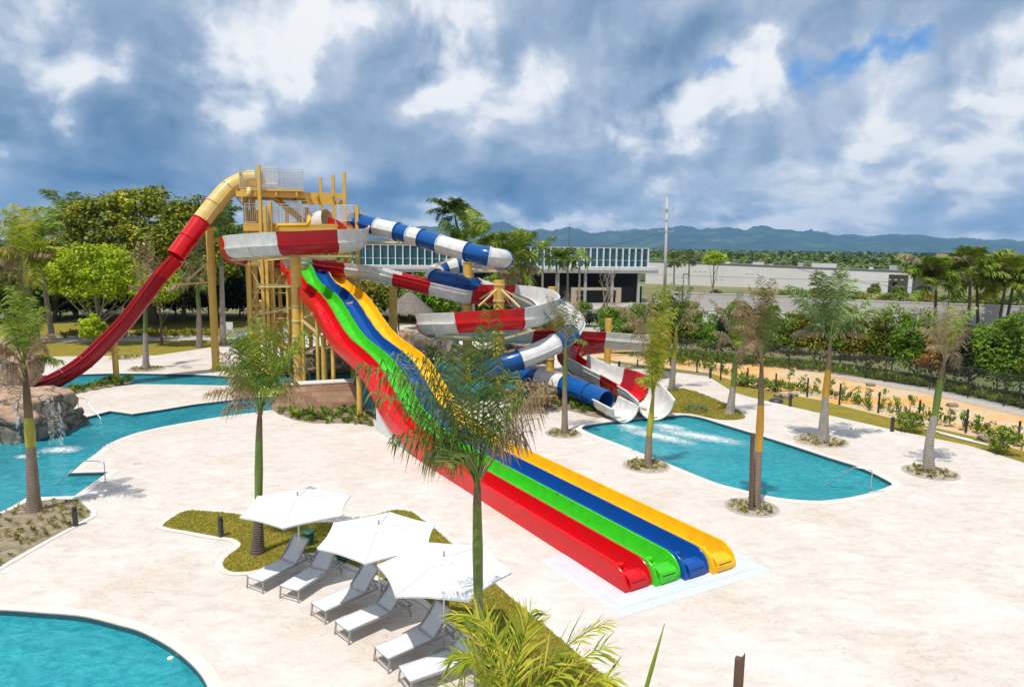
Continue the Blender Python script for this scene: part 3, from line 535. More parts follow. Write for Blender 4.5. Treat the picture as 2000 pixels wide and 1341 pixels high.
def slide(root, pts, kind, r, n=8):
    """pts: (vector, colour, left wall, right wall); colour holds from that point on"""
    V = [p[0] for p in pts]; P = crom(V, n); fr = frames(P); m = len(V)
    def hh(i, q):
        a = min(i//n, m-1); b = min(a+1, m-1); t = (i-a*n)/n; return pts[a][q]*(1-t)+pts[b][q]*t
    for a in range(m-1):
        rows = []
        for i in range(a*n, (a+1)*n+1):
            p, t, s, u = fr[i]; last = i == (a+1)*n
            pr = chan_prof(r, hh(i, 2), hh(i, 3), flare=.04) if kind == 'chan' else tube_prof(r)
            sc = 1.0
            rows.append([p+t*(-.004 if last else .004)+s*(x*sc)+u*(z*sc) for x, z in pr])
        q = len(rows[0]); mb = MB()
        mb.add([w for r_ in rows for w in r_], [(j*q+i, j*q+(i+1) % q, (j+1)*q+(i+1) % q, (j+1)*q+i) for j in range(len(rows)-1) for i in range(q)])
        if kind == 'chan': mb.f += [tuple(range(q)), tuple(range((len(rows)-1)*q, len(rows)*q))[::-1]]
        else:   # inner skin for the bore, rims joined, plus the bolted seam along each side
            ri = r-.05; rows2 = []
            for i in range(a*n, (a+1)*n+1):
                p, t, s, u = fr[i]; rows2.append([p+s*(ri/r*x)+u*(ri/r*z) for x, z in tube_prof(r)])
            b0 = len(mb.v); mb.add([w for r_ in rows2 for w in r_], [(j*q+i, (j+1)*q+i, (j+1)*q+(i+1) % q, j*q+(i+1) % q) for j in range(len(rows2)-1) for i in range(q)])
            J = (len(rows)-1)*q
            for base_ in (0, J): mb.f += [(base_+i, base_+(i+1) % q, b0+base_+(i+1) % q, b0+base_+i) for i in range(q)]
            for sg in (1, -1):
                cs = [fr[i][0]+fr[i][2]*sg*(r+.03) for i in range(a*n, (a+1)*n+1)]; us = [fr[i][3] for i in range(a*n, (a+1)*n+1)]; ss = [fr[i][2] for i in range(a*n, (a+1)*n+1)]
                vs = [c+s_*dx+u_*dz for c, u_, s_ in zip(cs, us, ss) for dx, dz in ((-.035, -.03), (.035, -.03), (.035, .03), (-.035, .03))]
                mb.add(vs, [(j*4+k, j*4+(k+1) % 4, (j+1)*4+(k+1) % 4, (j+1)*4+k) for j in range(len(cs)-1) for k in range(4)])
        sec = mb.build('section', M[pts[a][1]], root, smooth=True, auto=38)
        # bolted collar at the joint
        p, t, s, u = fr[a*n]
        if a:
            pr = chan_prof(r+.05, hh(a*n, 2), hh(a*n, 3), .05, .04) if kind == 'chan' else tube_prof(r+.07)
            if kind == 'chan': pr = pr[24:37]
            inner = chan_prof(r-.01, .3, .3)[24:37] if kind == 'chan' else tube_prof(r-.02)
            q = len(pr); fm = MB(); v = []
            for dt in (-.035, .035): v += [p+t*dt+s*x+u*z for x, z in pr]+[p+t*dt+s*x+u*z for x, z in inner]
            rg = range(q) if kind != 'chan' else range(q-1)
            fm.add(v, [(i, (i+1) % q, (i+1) % q+2*q, i+2*q) for i in rg]+[(i, i+q, (i+1) % q+q, (i+1) % q) for i in rg]+[(i+2*q, (i+1) % q+2*q, (i+1) % q+3*q, i+3*q) for i in rg])
            fm.build('joint', M[pts[a][1]], sec, smooth=True, auto=30)
    return P
def PT(px, py, D, c, hl=.35, hr=.35): return (at(px, py, D), c, hl, hr)
# red and white open slide. y is the middle of the visible body
rw = thing('open_body_slide', 'winding red and white open slide that loops round twice and ends in the splash pool', 'water slide', at(975, 700, 47.5))
P1 = [PT(655,436,54.2,'red',0.30,0.50), PT(682,446,53.0,'red',0.50,0.50), PT(700,458,51.2,'white',0.70,0.40), PT(692,470,49.2,'white',0.86,0.30), PT(655,474,48.0,'maroon',0.90,0.30), PT(605,477,47.6,'maroon',0.90,0.30), PT(552,479,47.6,'white',0.90,0.30), PT(500,482,48.2,'white',0.90,0.30), PT(459,486,49.8,'red',0.90,0.30), PT(451,493,52.2,'maroon',0.86,0.30), PT(478,500,54.2,'white',0.78,0.30), PT(530,504,54.8,'maroon',0.50,0.30), PT(560,507,54.6,'white',0.35,0.35), PT(622,516,53.6,'maroon',0.35,0.40), PT(685,524,52.4,'white',0.30,0.40), PT(733,531,51.4,'white',0.30,0.50), PT(776,541,50.6,'red',0.30,0.30), PT(845,558,50.0,'white',0.30,0.30), PT(900,571,49.8,'white',0.50,0.30), PT(920,574,49.9,'red',0.62,0.30), PT(1003,578,50.4,'white',0.78,0.30), PT(1052,590,49.2,'white',0.94,0.30), PT(1070,606,46.6,'white',0.94,0.30), PT(1045,616,44.2,'white',0.86,0.30), PT(1015,622,43.3,'red',0.74,0.30), PT(970,624,43.0,'lanered',0.70,0.30), PT(896,629,43.3,'white',0.70,0.30), PT(862,631,43.8,'white',0.70,0.30), PT(836,633,45.4,'red',0.70,0.30), PT(843,639,47.8,'white',0.62,0.30), PT(890,646,50.4,'white',0.60,0.30), PT(970,650,51.4,'white',0.40,0.30), PT(1040,652,51.8,'maroon',0.30,0.35), PT(1100,655,51.8,'maroon',0.30,0.45), PT(1181,661,51.6,'white',0.30,0.60), PT(1262,668,51.6,'maroon',0.30,0.62), PT(1290,670,53.0,'maroon',0.30,0.70), PT(1286,668,55.6,'white',0.30,0.70), PT(1240,670,56.6,'white',0.30,0.55), PT(1180,672,55.5,'maroon',0.50,0.50), PT(1128,680,53.0,'red',0.40,0.62), PT(1108,696,50.0,'red',0.30,0.70), PT(1128,714,48.2,'white',0.30,0.55)]
slide(rw, P1, 'chan', .67)
def PZ(px, D, z, c, hl=.3, hr=.3): return (Vector((at(px, 780, D).x, D, z)), c, hl, hr)
P1b = [PZ(1124,48.6,1.95,'white',.4,.4), PZ(1160,46.9,1.65,'white',.3,.3), PZ(1194,45.2,1.38,'maroon',.6,.3), PZ(1216,44.1,1.22,'lanered',.75,.3), PZ(1238,42.9,1.08,'lanered',.8,.3)]
slide(rw, P1b, 'chan', .92)
P1c = [PZ(1237,42.95,1.10,'white',.75,.3), PZ(1258,41.5,1.02,'white',.6,.3), PZ(1282,39.7,.98,'white',.12,.12)]
slide(rw, P1c, 'chan', 1.06)
MB().tube([at(612,436,54.6), at(640,431,54.2)], [.95, .9], 20, cap=False).build('entrance_hood', M['white'], rw, smooth=True)
# blue and white tube
bw = thing('tube_slide', 'blue and white tube slide winding from the tower to the splash pool', 'water slide', at(913, 690, 52))
def TT(px, py, D, c): return (at(px, py, D), c, 0, 0)
P2 = [TT(690,430,53.5,'blue'), TT(738,444,52.2,'white'), TT(777,453,51.4,'blue'), TT(801,460,50.9,'white'), TT(824,466,50.4,'blue'), TT(861,477,49.6,'white'), TT(915,492,48.4,'blue'), TT(955,501,47.6,'white'), TT(983,506,48.6,'blue'), TT(978,511,51.4,'white'), TT(935,514,53.4,'white'), TT(906,517,53.8,'blue'), TT(892,520,53.8,'white'), TT(868,525,53.4,'blue'), TT(851,533,52.6,'white'), TT(852,543,51.2,'blue'), TT(890,551,50.6,'blue'), TT(930,560,51.4,'white'), TT(1000,580,53.6,'blue'), TT(1070,592,53.6,'blue'), TT(1104,607,51.4,'white'), TT(1123,628,48.6,'white'), TT(1112,653,46.2,'blue'), TT(1083,672,44.8,'white'), TT(1015,702,43.4,'blue'), TT(958,717,43.6,'blue'), TT(940,722,45.2,'blue'), TT(958,727,46.8,'blue'), TT(1000,731,46.8,'blue'), TT(1055,740,45.4,'white'), TT(1104,752,43.8,'blue'), TT(1150,768,42.2,'blue'), TT(1184,783,40.9,'blue')]
slide(bw, P2, 'tube', .66)
P2b = [PZ(1183,40.9,.96,'white',.02,.02), PZ(1204,39.9,.86,'white',.02,.02), PZ(1224,39.0,.78,'white',.02,.02)]
slide(bw, P2b, 'chan', .86, 5)
# speed slide
sp = thing('speed_slide', 'steep yellow and red slide dropping from the tower top to the left rocks', 'water slide', G(415, 722))
P3 = [TT(500,349,55.0,'cream'), TT(478,352,54.7,'cream'), TT(447,368,53.9,'cream'), TT(418,400,53.0,'cream'), TT(393,432,52.2,'lanered'), TT(368,466,51.4,'lanered'), TT(343,500,50.6,'lanered')]
slide(sp, P3, 'tube', .67)
P3b = [PT(342,504,50.5,'lanered',.35,.35), PT(310,538,49.9,'maroon',.3,.3), PT(277,581,49.2,'maroon',.3,.3), PT(240,628,48.4,'maroon',.3,.3), PT(202,667,47.6,'maroon',.3,.3), PT(164,703,46.8,'maroon',.3,.3), PT(124,730,46.0,'maroon',.3,.3), PT(80,750,45.2,'maroon',.3,.3), PT(20,760,44.4,'maroon',.3,.3)]
slide(sp, P3b, 'chan', .62)
# ---------------------------------------------------------------- posts that carry the slides
def post(px, ytop, ybase, D=None, r=.3, name='slide_post', label='', group='yellow posts carrying the slides', rings=True, square=False):
    b = G(px, ybase) if D is None else Vector((at(px, ytop, D).x, D, 0)); D = b.y
    t = thing(name, label, 'post', (b.x, b.y, 0), group); zt = at(px, ytop, D).z
    MB().tube([(b.x, b.y, -.05), (b.x, b.y, zt)], r, 16).build('shaft', M['steel'], t, smooth=True, auto=40)
    MB().lathe((b.x, b.y, 0), [(r*1.6, -.02), (r*1.6, .05), (r*1.15, .06), (r*1.02, .4)], 16).build('base_plate', M['steel'], t)
    if rings:
        z = zt-.3
        while z > 1: MB().tube([(b.x, b.y, z-.04), (b.x, b.y, z+.04)], r+.05, 16).build('clamp_ring', M['steel_pale'], t, smooth=True, auto=30); z -= 1.1
    return t, b, zt
def arm(t, a, b, w=.13): MB().beam(a, b, w, w*1.2).build('arm', M['steel_pale'], t)
t, b, z = post(409, 445, 722, 53.6, .29, label='tall yellow post under the steep slide, standing by the far channel', rings=False)
arm(t, (b.x, b.y, z), at(397, 432, 52.4)); arm(t, (b.x, b.y, at(408,552,53).z), at(330, 556, 50.2), .10); arm(t, (b.x, b.y, at(396,508,53).z), at(366, 548, 51), .08)
t, b, z = post(577, 497, 748, 48.7, .36, label='thick yellow post rising out of the water channel beneath the upper red and white loop')
for q in ((452,508,50),(700,500,50.5),(505,510,53.5),(655,505,48.4)): arm(t, (b.x, b.y, z-.15), at(*q), .12)
arm(t, (b.x, b.y, z-2.2), at(500,555,51), .10); arm(t, (b.x, b.y, z-4.6), at(705,585,47.5), .10)
t, b, z = post(767, 548, 640, 54, .33, label='yellow post beside the thatched roof under the white curve')
arm(t, (b.x, b.y, z-.1), at(760,540,51)); arm(t, (b.x, b.y, z-3.0), at(715,585,49), .1)
t, b, z = post(914, 474, 700, 50.8, .36, label='yellow post under the blue and white tube, behind the red loop')
for q in ((990,530,48.5),(850,520,52),(955,510,47.8)): arm(t, (b.x, b.y, z-.6), at(*q), .1)
arm(t, (b.x, b.y, at(914,525,50).z), at(995,533,49.5), .09); arm(t, (b.x, b.y, at(914,655,50).z), at(830,668,46), .12)
t, b, z = post(975, 547, 770, 46.6, .37, label='ringed yellow post standing in the middle of the lower loop')
for q in ((1015,600,44),(1045,598,47),(935,598,44.5),(930,588,50),(1000,600,50)): arm(t, (b.x, b.y, z-.5), at(q[0], q[1], q[2]), .09)
for q in ((850,655,44.5),(1060,640,46),(905,660,43.3)): arm(t, (b.x, b.y, at(975,664,46.6).z), at(*q), .11)
arm(t, (b.x, b.y, at(975,745,46.6).z), at(1003,722,44), .09)
t, b, z = post(1078, 560, 722, 54.5, .33, label='ringed yellow post behind the end of the blue tube bend')
for q in ((1050,610,49),(1035,628,52)): arm(t, (b.x, b.y, z-1.2), at(*q), .1)
t, b, z = post(1189, 622, 728, 54.2, .27, label='yellow post under the far right bend of the red and white slide', rings=False)
for q in ((1260,690,52),(1275,682,55),(1230,715,50),(1240,735,47)): arm(t, (b.x, b.y, at(1189,q[1]+6,54).z), at(*q), .09)
t, b, z = post(703, 733, 815, None, .17, label='short thin yellow post in the plant bed next to the block wall', rings=False)
arm(t, (b.x, b.y, z-.1), at(712,730,41), .09)
t, b, z = post(228, 668, 745, None, .2, label='short thin yellow post under the lower end of the steep red slide', rings=False)
arm(t, (b.x, b.y, z), at(232,655,48), .12)
t, b, z = post(632, 655, 715, 47.0, .2, label='yellow post under the red lane among the rubble', rings=False)
arm(t, (b.x, b.y, z-.2), at(590,625,47.5), .12); arm(t, (b.x, b.y, z-.9), at(672,672,46), .12)
# ---------------------------------------------------------------- tower
tw = thing('slide_tower', 'yellow steel slide tower with two railed decks and stairs', 'tower', (at(590, 650, 56).x, 56, 0))
def vpost(px, y0, y1, D, w=.22, round_=False, mat='steel'):
    a = at(px, y0, D); zb = -.05 if y1 is None else at(px, y1, D).z; mb = MB()
    if round_: mb.tube([(a.x, D, zb), (a.x, D, a.z)], w/2, 12)
    else: mb.box((a.x, D, (zb+a.z)/2), (w, w, a.z-zb))
    mb.build('post', M[mat], tw, smooth=round_, auto=40); return a.x
for a in ((505,323,None,52.6,.24),(527,394,None,52.6,.26),(479,368,None,55.5,.34),(492,365,None,56.5,.34),(517,402,None,52.2,.22),(697,402,None,52.5,.26),(672,336,None,54.0,.24),(650,342,None,57.0,.24),(626,347,None,60.0,.22),(600,404,None,56.5,.26),(560,410,None,58.5,.22),(545,520,None,56,.24),(530,518,None,53.5,.22),(486,512,None,52.5,.2),(499,514,None,55,.2),(640,520,None,55.5,.24),(690,520,None,56,.24)): vpost(*a)
def slab(p, th, name, mat='steel'):
    """deck through four image corners (px, D) at height of y at the first"""
    z = p[0]; q = [Vector((at(px, 400, D).x, D, z)) for px, D in p[1]]; n = len(q)
    mb = MB(); mb.add([(v.x, v.y, z) for v in q]+[(v.x, v.y, z-th) for v in q], [tuple(range(n)), tuple(range(2*n-1, n-1, -1))]+[(i, i+n, (i+1) % n+n, (i+1) % n) for i in range(n)]); return mb.build(name, M[mat], tw)
ZU = at(560, 369, 52.6).z; ZM = at(600, 437, 52.6).z; ZL = at(620, 524, 51).z
slab((ZU, [(470,53),(593,53),(592,57.5),(478,57.5)]), .14, 'deck')
slab((ZM, [(474,52.8),(700,52.8),(692,59),(482,59)]), .16, 'deck')
slab((ZL, [(565,52.8),(702,54.0),(696,58),(560,58)]), .16, 'deck')
for z, x0, x1, D0, D1, h in ((ZU-.16,462,672,53.0,54.0,.42),(ZU-.16,470,650,57.2,57.2,.4),(ZU-.7,590,672,55.5,54.2,.3),(ZM-.18,474,700,52.9,52.9,.4),(ZM-.18,482,695,59,59,.4)):
    a = at(x0, 400, D0); b = at(x1, 400, D1); MB().beam((a.x, D0, z-h/2), (b.x, D1, z-h/2), .18, h).build('beam', M['steel'], tw)
for px in (465, 500, 540, 580, 620, 650): a = at(px, 400, 53); b = at(px+2, 400, 57.2); MB().beam((a.x, 53, ZU-.35), (b.x, 57.2, ZU-.35), .14, .3).build('beam', M['steel'], tw)
for px in (520, 580, 640, 690): a = at(px, 400, 53); b = at(px+2, 400, 59); MB().beam((a.x, 53, ZM-.36), (b.x, 59, ZM-.36), .14, .3).build('beam', M['steel'], tw)
def railing(a, b, h=1.25, mat='galv', dx=.13, fill=True, name='railing'):
    a = Vector(a); b = Vector(b); mb = MB(); L = (b-a).length; up = Vector((0, 0, 1))
    for z in (.08, h*.86, h): mb.beam(a+up*z, b+up*z, .05)
    n = max(1, int(L/dx))
    for i in range(n+1): p = a+(b-a)*i/n; mb.beam(p+up*.08, p+up*(h*.86), .022)
    for i in range(int(L/1.6)+1): p = a+(b-a)*min(1, i*1.6/L); mb.beam(p, p+up*h, .06)
    return mb.build(name, M[mat], tw)
def P_(px, D, z): return Vector((at(px, 400, D).x, D, z))
HU = at(560, 331, 53).z-ZU
for p, q in (((470,53),(500,53)),((512,53),(593,53)),((593,53),(592,57.5)),((592,57.5),(478,57.5)),((478,57.5),(470,53))): railing(P_(*p, ZU), P_(*q, ZU), HU)
a, b = P_(514, 52.9, ZU+.3), P_(544, 52.9, ZU+.3); railing(a, b, 1.3, 'plastic_white', .055, name='rail_panel')
for p, q in (((508,52.8),(605,52.8)),((655,52.8),(697,52.8)),((697,52.8),(690,59)),((690,59),(482,59)),((482,59),(478,53)),((478,53),(500,52.9))): railing(P_(*p, ZM), P_(*q, ZM), 1.45)
a, b = P_(660, 52.7, ZM+.2), P_(690, 52.7, ZM+.2); railing(a, b, 1.2, 'plastic_white', .06, name='rail_panel')
def stair(a, b, w, name='stair'):
    a = Vector(a); b = Vector(b); n = max(3, int(abs(b.z-a.z)/.2)); mb = MB(); e = (b-a); h = Vector((e.x, e.y, 0)).normalized(); s = Vector((-h.y, h.x, 0))*w/2
    for i in range(n): p = a+e*(i+.5)/n; mb.box(p, (.3, w, .05), math.atan2(h.y, h.x))
    for sg in (-1, 1): mb.beam(a+s*sg, b+s*sg, .06, .3)
    st = mb.build(name, M['steel'], tw); m2 = MB(); up = Vector((0, 0, 1))
    for sg in (-1, 1):
        m2.beam(a+s*sg+up*1.05, b+s*sg+up*1.05, .05)
        for i in range(int(e.length/.16)): p = a+s*sg+e*i/int(e.length/.16); m2.beam(p+up*.1, p+up*1.05, .02)
    m2.build('handrail', M['steel_pale'], st)
stair(P_(525, 55.6, ZU-.1), P_(600, 55.6, ZM), 1.1)
stair(P_(600, 57.6, ZM-.1), P_(520, 57.6, ZL+.3), 1.1); stair(P_(520, 55.5, ZL), P_(600, 55.5, 5.2), 1.1); stair(P_(600, 57.5, 5.2), P_(520, 57.5, 2.6), 1.1); stair(P_(520, 55.5, 2.6), P_(590, 55.5, .05), 1.1)
for z, p in ((ZL+.3, [(485,53.4),(530,53.4),(528,58.5),(488,58.5)]), (5.2, [(590,53.8),(625,53.8),(622,58.5),(590,58.5)]), (5.2, [(485,53.4),(505,53.4),(505,58.5),(485,58.5)]), (2.6, [(487,53.4),(530,53.4),(528,58.5),(489,58.5)])): slab((z, p), .14, 'landing')
for z0 in (ZL+.3, 2.6):
    for p, q in (((485,53.4),(505,53.4)),((485,53.4),(488,58.5))): railing(P_(*p, z0), P_(*q, z0), 1.6, 'steel_pale')
a = at(484, 430, 55.3); MB().box((a.x+.25, 55.7, at(484,410,55.3).z-1.6), (.9, .5, 3.2)).build('side_panel', M['steel'], tw)
for p, q in (((487,375,54.8),(508,440,53.2)),((450,372,54.6),(485,412,55.5)),((506,520,53),(530,640,53)),((560,520,53.5),(486,640,52.6)),((701,410,52.6),(768,472,53.6)),((500,560,53),(577,560,49.5)),((500,615,53),(575,600,49.5)),((486,520,52.5),(530,600,53.4)),((530,520,53.4),(487,600,52.6)),((486,600,52.5),(530,660,53.4)),((545,530,56),(500,640,55)),((560,470,56),(640,520,56)),((600,530,55.8),(560,640,55.8)),((690,530,56),(640,640,55.5)),((487,570,52.6),(560,572,54)),((487,620,52.6),(575,622,54)),((640,540,55),(560,640,54)),((470,372,54.8),(505,372,53))): MB().beam(at(*p), at(*q), .09).build('brace', M['steel_pale'], tw)
MB().tube([at(700,474,52.8), at(800,475,54.5)], .10, 8).build('water_pipe', M['steel_pale'], tw, smooth=True)
MB().tube([at(775,475,54.2), at(800,462,52)], .06, 8).build('brace', M['steel_pale'], tw, smooth=True)
MB().tube([at(541,450,52), at(543,440,52), at(600,440,52), at(604,433,52), at(604,422,52.2)], .14, 10).build('water_pipe', M['yellow'], tw, smooth=True)
MB().tube([at(486,366,52.8), at(487,378,52.8), at(484,384,52.8)], .17, 10).build('water_pipe', M['steel_pale'], tw, smooth=True)
a = at(610, 600, 52.5); MB().box((a.x, 53.5, at(605,620,52.5).z), (2.3, 2.0, 2.4)).build('pump_housing', M['steel'], tw)
# ================================================================== PALMS, TREES, PLANTS
def bez(a, b, c, t): return a*(1-t)**2+b*(2*t*(1-t))+c*t*t
def dbez(a, b, c, t): return ((b-a)*(1-t)+(c-b)*t)*2
def frond(mb, p0, p1, p2, nl=26, ll=.5, droop=.6, wid=.035, rg=random, start=.22, rr=.018, out=.85, fwd=.55, up=.15):
    n = 8; pts = [bez(p0, p1, p2, i/n) for i in range(n+1)]; mb.tube(pts, [rr*(1.25-i/n) for i in range(n+1)], 4, cap=False)
    s0 = None
    for i in range(nl):
        t = start+(1-start)*(i+rg.random()*.6)/nl; p = bez(p0, p1, p2, t); T = dbez(p0, p1, p2, t).normalized(); S = T.cross(Vector((0, 0, 1)))
        if S.length < .25: S = s0 if s0 is not None else Vector((1, .2, 0)).normalized()
        else: S = S.normalized()
        s0 = S; N = S.cross(T)
        for sg in (-1, 1):
            if rg.random() < .05: continue
            L = ll*(.45+.75*math.sin(math.pi*min(1, t*.92+.08))**.7)*rg.uniform(.75, 1.15); d = (S*sg*out+T*fwd*rg.uniform(.6, 1.4)+N*rg.uniform(-.3, up+.2)).normalized()
            e = (d+Vector((rg.uniform(-.15, .15), rg.uniform(-.15, .15), -droop*rg.uniform(.5, 1.5)))).normalized()
            w = T*wid*.5; m = p+d*L*.45; q = m+e*L*.55
            b = len(mb.v); mb.v += [tuple(p-w*.6), tuple(p+w*.6), tuple(m+w), tuple(m-w), tuple(q)]; mb.f += [(b, b+1, b+2, b+3), (b+3, b+2, b+4)]
def trunkline(b, c, bend=0.0, n=14):
    q = (b+c)/2+Vector((bend, 0, 0)); return [bez(b, q, c, i/n) for i in range(n+1)]
PALMS = 'transplanted palms around the pools'
def palm(label, base, shaft0, top, r, fr, leafl, mats=('trunk', 'shaft_green', 'fr_green', 'fr_dry'), nl=26, droop=.6, wid=.04, shaft2=None, seed=1, name='palm_tree', group=PALMS, D=None, bend=0, extra=0, bulge=1.35, spread=1.2):
    """base (px,py) on the ground, shaft0 where the smooth crownshaft starts, top the crown base, fr = [midx,midy,tipx,tipy,dry]"""
    rg = random.Random(seed); B = G(*base) if D is None else Vector((at(*base, D).x, D, 0)); D = B.y
    wid *= 1.75 if D < 60 else (1.9 if D < 100 else 1.4); nl = int(nl*(1.1 if D < 60 else 1.2)); extra += 1 if D < 60 else (5 if D < 100 else -2); leafl *= 1.0 if D < 60 else (1.15 if D < 100 else .85)
    r = (r[0]*.68, r[1]*.8) if 25.5 < D < 60 else ((r[0]*.84, r[1]*.95) if D < 25.5 else r)
    T0 = at(*shaft0, D); T1 = at(*top, D); t = thing(name, label, 'palm', B, group)
    line = trunkline(B-Vector((0, 0, .05)), T0, bend); n = len(line)-1
    rad = [r[0]*(bulge-(bulge-1)*min(1, i/n*5)) if i/n < .2 else r[0]+(r[1]-r[0])*((i/n-.2)/.8) for i in range(n+1)]
    MB().tube(line, rad, 14).build('trunk', M[mats[0]], t, smooth=True, auto=50)
    if shaft2:
        T2 = at(*shaft2, D); MB().tube([T0, (T0+T2)/2, T2], [r[1]*1.0, r[1]*1.12, r[1]*.9], 12).build('crownshaft', M[mats[1]], t, smooth=True, auto=50)
        MB().tube([T2, (T2+T1)/2, T1], [r[1]*.9, r[1]*.75, r[1]*.4], 10).build('stem', M['shaft_brown'], t, smooth=True, auto=50)
    else: MB().tube([T0, T0*.6+T1*.4, T1], [r[1]*1.0, r[1]*1.05, r[1]*.45], 12).build('crownshaft', M[mats[1]], t, smooth=True, auto=50)
    g, d = MB(), MB()
    for i, f in enumerate(fr):
        off = rg.uniform(-1, 1)*spread if len(f) < 6 else f[5]; mb = d if f[4] else g
        st = T1+Vector((rg.uniform(-.05, .05), rg.uniform(-.05, .05), -rg.uniform(0, .25)))
        frond(mb, st, at(f[0], f[1], D+off*.5), at(f[2], f[3], D+off), nl, leafl*(f[6] if len(f) > 6 else 1), droop*(1.5 if f[4] else 1), wid*(.7 if f[4] else 1), rg, fwd=.75 if f[4] else .55)
    for k in range(extra):
        a = rg.uniform(0, 2*math.pi); L = leafl*rg.uniform(2.2, 3.6); h = rg.uniform(.3, 1.1); mb = d if rg.random() < .35 else g
        frond(mb, T1, T1+Vector((math.cos(a)*L*.35, math.sin(a)*L*.35, L*h*.7)), T1+Vector((math.cos(a)*L*.8, math.sin(a)*L*.8, L*(h-.35))), nl, leafl, droop, wid, rg)
    if g.v: g.build('crown', M[mats[2]], t)
    if d.v: d.build('dry_fronds', M[mats[3]], t)
    return t
Y, N_ = 1, 0
ORD = ['first','second','third','fourth','fifth','sixth','seventh','eighth','ninth','tenth','eleventh','twelfth','thirteenth','fourteenth','fifteenth','sixteenth','seventeenth','eighteenth']
palm('young palm with upright green and tan fronds rising behind the leftmost umbrella', (503,1080), (505,985), (508,795), (.23,.125), [(505,700,500,622,N_),(490,720,470,650,N_),(462,730,436,690,Y),(455,760,432,760,Y),(530,710,560,625,N_),(545,715,592,640,N_),(565,740,603,700,Y),(550,760,588,775,Y),(480,700,452,655,N_),(518,690,532,640,N_),(470,780,445,800,Y),(498,700,485,660,N_),(520,720,575,668,N_),(550,690,605,655,N_),(480,760,455,720,Y)], .66, ('trunk_dark','shaft_green','fr_green','fr_dry'), 30, 1.6, .026, seed=2, shaft2=(506,850), extra=3)
palm('large shaggy palm in the centre, its green shaft rising in front of the nearest umbrella', (938,1480), (934,1165), (933,925), (.14,.095), [(948,760,957,595,N_,.3,.8),(870,740,705,712,N_,-.5,1.2),(860,800,735,765,N_,.4),(870,840,770,860,N_,-.4),(900,760,868,690,N_,.6),(1000,800,1064,752,Y,-.3,1.1),(965,800,1000,725,N_,.6),(1000,840,1048,800,Y,.4),(890,860,800,800,N_,-.6),(960,820,1020,775,N_,-.1),(900,880,852,880,Y,.2),(920,760,905,675,N_,-.4),(950,840,985,800,Y,.7),(880,780,830,700,N_,-.2),(860,760,780,690,N_,.8),(985,840,1010,860,Y,.2),(890,820,830,900,N_,0),(930,770,950,640,N_,0)], .72, ('trunk','shaft_green','fr_dark','fr_dry'), 30, 2.0, .019, seed=5, shaft2=(932,985), bulge=1.1, extra=1, spread=.6)
palm('palm with yellow shaft and wilted fronds in the planting bed at the left edge', (67,998), (60,872), (48,715), (.27,.17), [(40,630,45,560,N_),(15,600,-12,590,N_),(70,640,112,655,Y),(5,690,-5,760,Y),(60,630,85,600,N_),(80,670,108,715,Y),(25,650,5,640,N_),(60,680,75,740,Y),(30,690,25,780,Y),(50,640,60,580,N_),(20,670,-20,700,Y),(35,620,20,560,N_),(70,650,92,690,Y)], .50, ('trunk','shaft_yellow','fr_green','fr_dry'), 36, 1.1, .028, seed=7, shaft2=(56,815), extra=2)
palm('slim palm with sparse wilted fronds beside the left end of the splash pool', (1103,845), (1103,755), (1105,668), (.26,.15), [(1103,630,1108,570,Y),(1092,625,1078,580,Y),(1118,620,1130,562,Y),(1085,640,1062,605,N_),(1120,640,1142,610,Y),(1100,620,1098,590,N_),(1085,620,1068,575,Y),(1116,640,1126,600,N_)], .5, ('trunk','shaft_green','fr_dark','fr_dry'), 26, .9, .03, seed=9)
palm('palm with bright green upright fronds at the near side of the splash pool', (1265,910), (1268,850), (1276,770), (.28,.17), [(1288,680,1312,552,N_,0,.9),(1278,680,1290,556,N_),(1292,700,1303,610,N_),(1262,620,1196,592,Y,0,1.5),(1275,700,1270,620,N_),(1290,680,1322,600,N_),(1280,720,1262,740,N_),(1270,640,1225,600,Y,0,1.3),(1295,640,1300,560,N_),(1286,700,1280,640,N_)], .5, ('trunk','shaft_yellow','fr_lime','fr_dry'), 32, 1.2, .032, seed=11, spread=.8)
palm('tall palm with orange shaft and brown fronds, held by a dark wooden prop', (1475,985), (1482,880), (1488,700), (.26,.17), [(1488,640,1485,538,Y),(1470,600,1448,590,Y),(1498,620,1508,545,Y),(1465,620,1440,640,Y),(1480,600,1465,560,Y),(1500,640,1512,600,N_),(1475,640,1462,680,Y),(1492,620,1496,560,N_),(1460,590,1432,610,Y),(1450,640,1442,720,Y)], .52, ('trunk','shaft_orange','fr_dark','fr_dry'), 34, 1.0, .03, seed=13, shaft2=(1486,790), spread=.9)
palm('sturdy palm with thick trunk and full sage green crown behind the splash pool', (1607,862), (1612,775), (1622,665), (.40,.20), [(1605,565,1538,560,N_,0,1.2),(1590,580,1560,590,N_),(1628,590,1650,515,N_),(1625,590,1636,530,N_),(1670,600,1738,600,N_,0,1.1),(1665,610,1708,575,N_),(1590,600,1545,570,N_),(1612,580,1590,540,N_),(1650,620,1690,640,N_),(1640,590,1665,545,N_),(1600,620,1570,650,N_),(1618,560,1600,530,N_)], .72, ('trunk_pale','shaft_orange','fr_blue','fr_pale'), 36, .8, .04, seed=15, shaft2=(1618,722), extra=2)
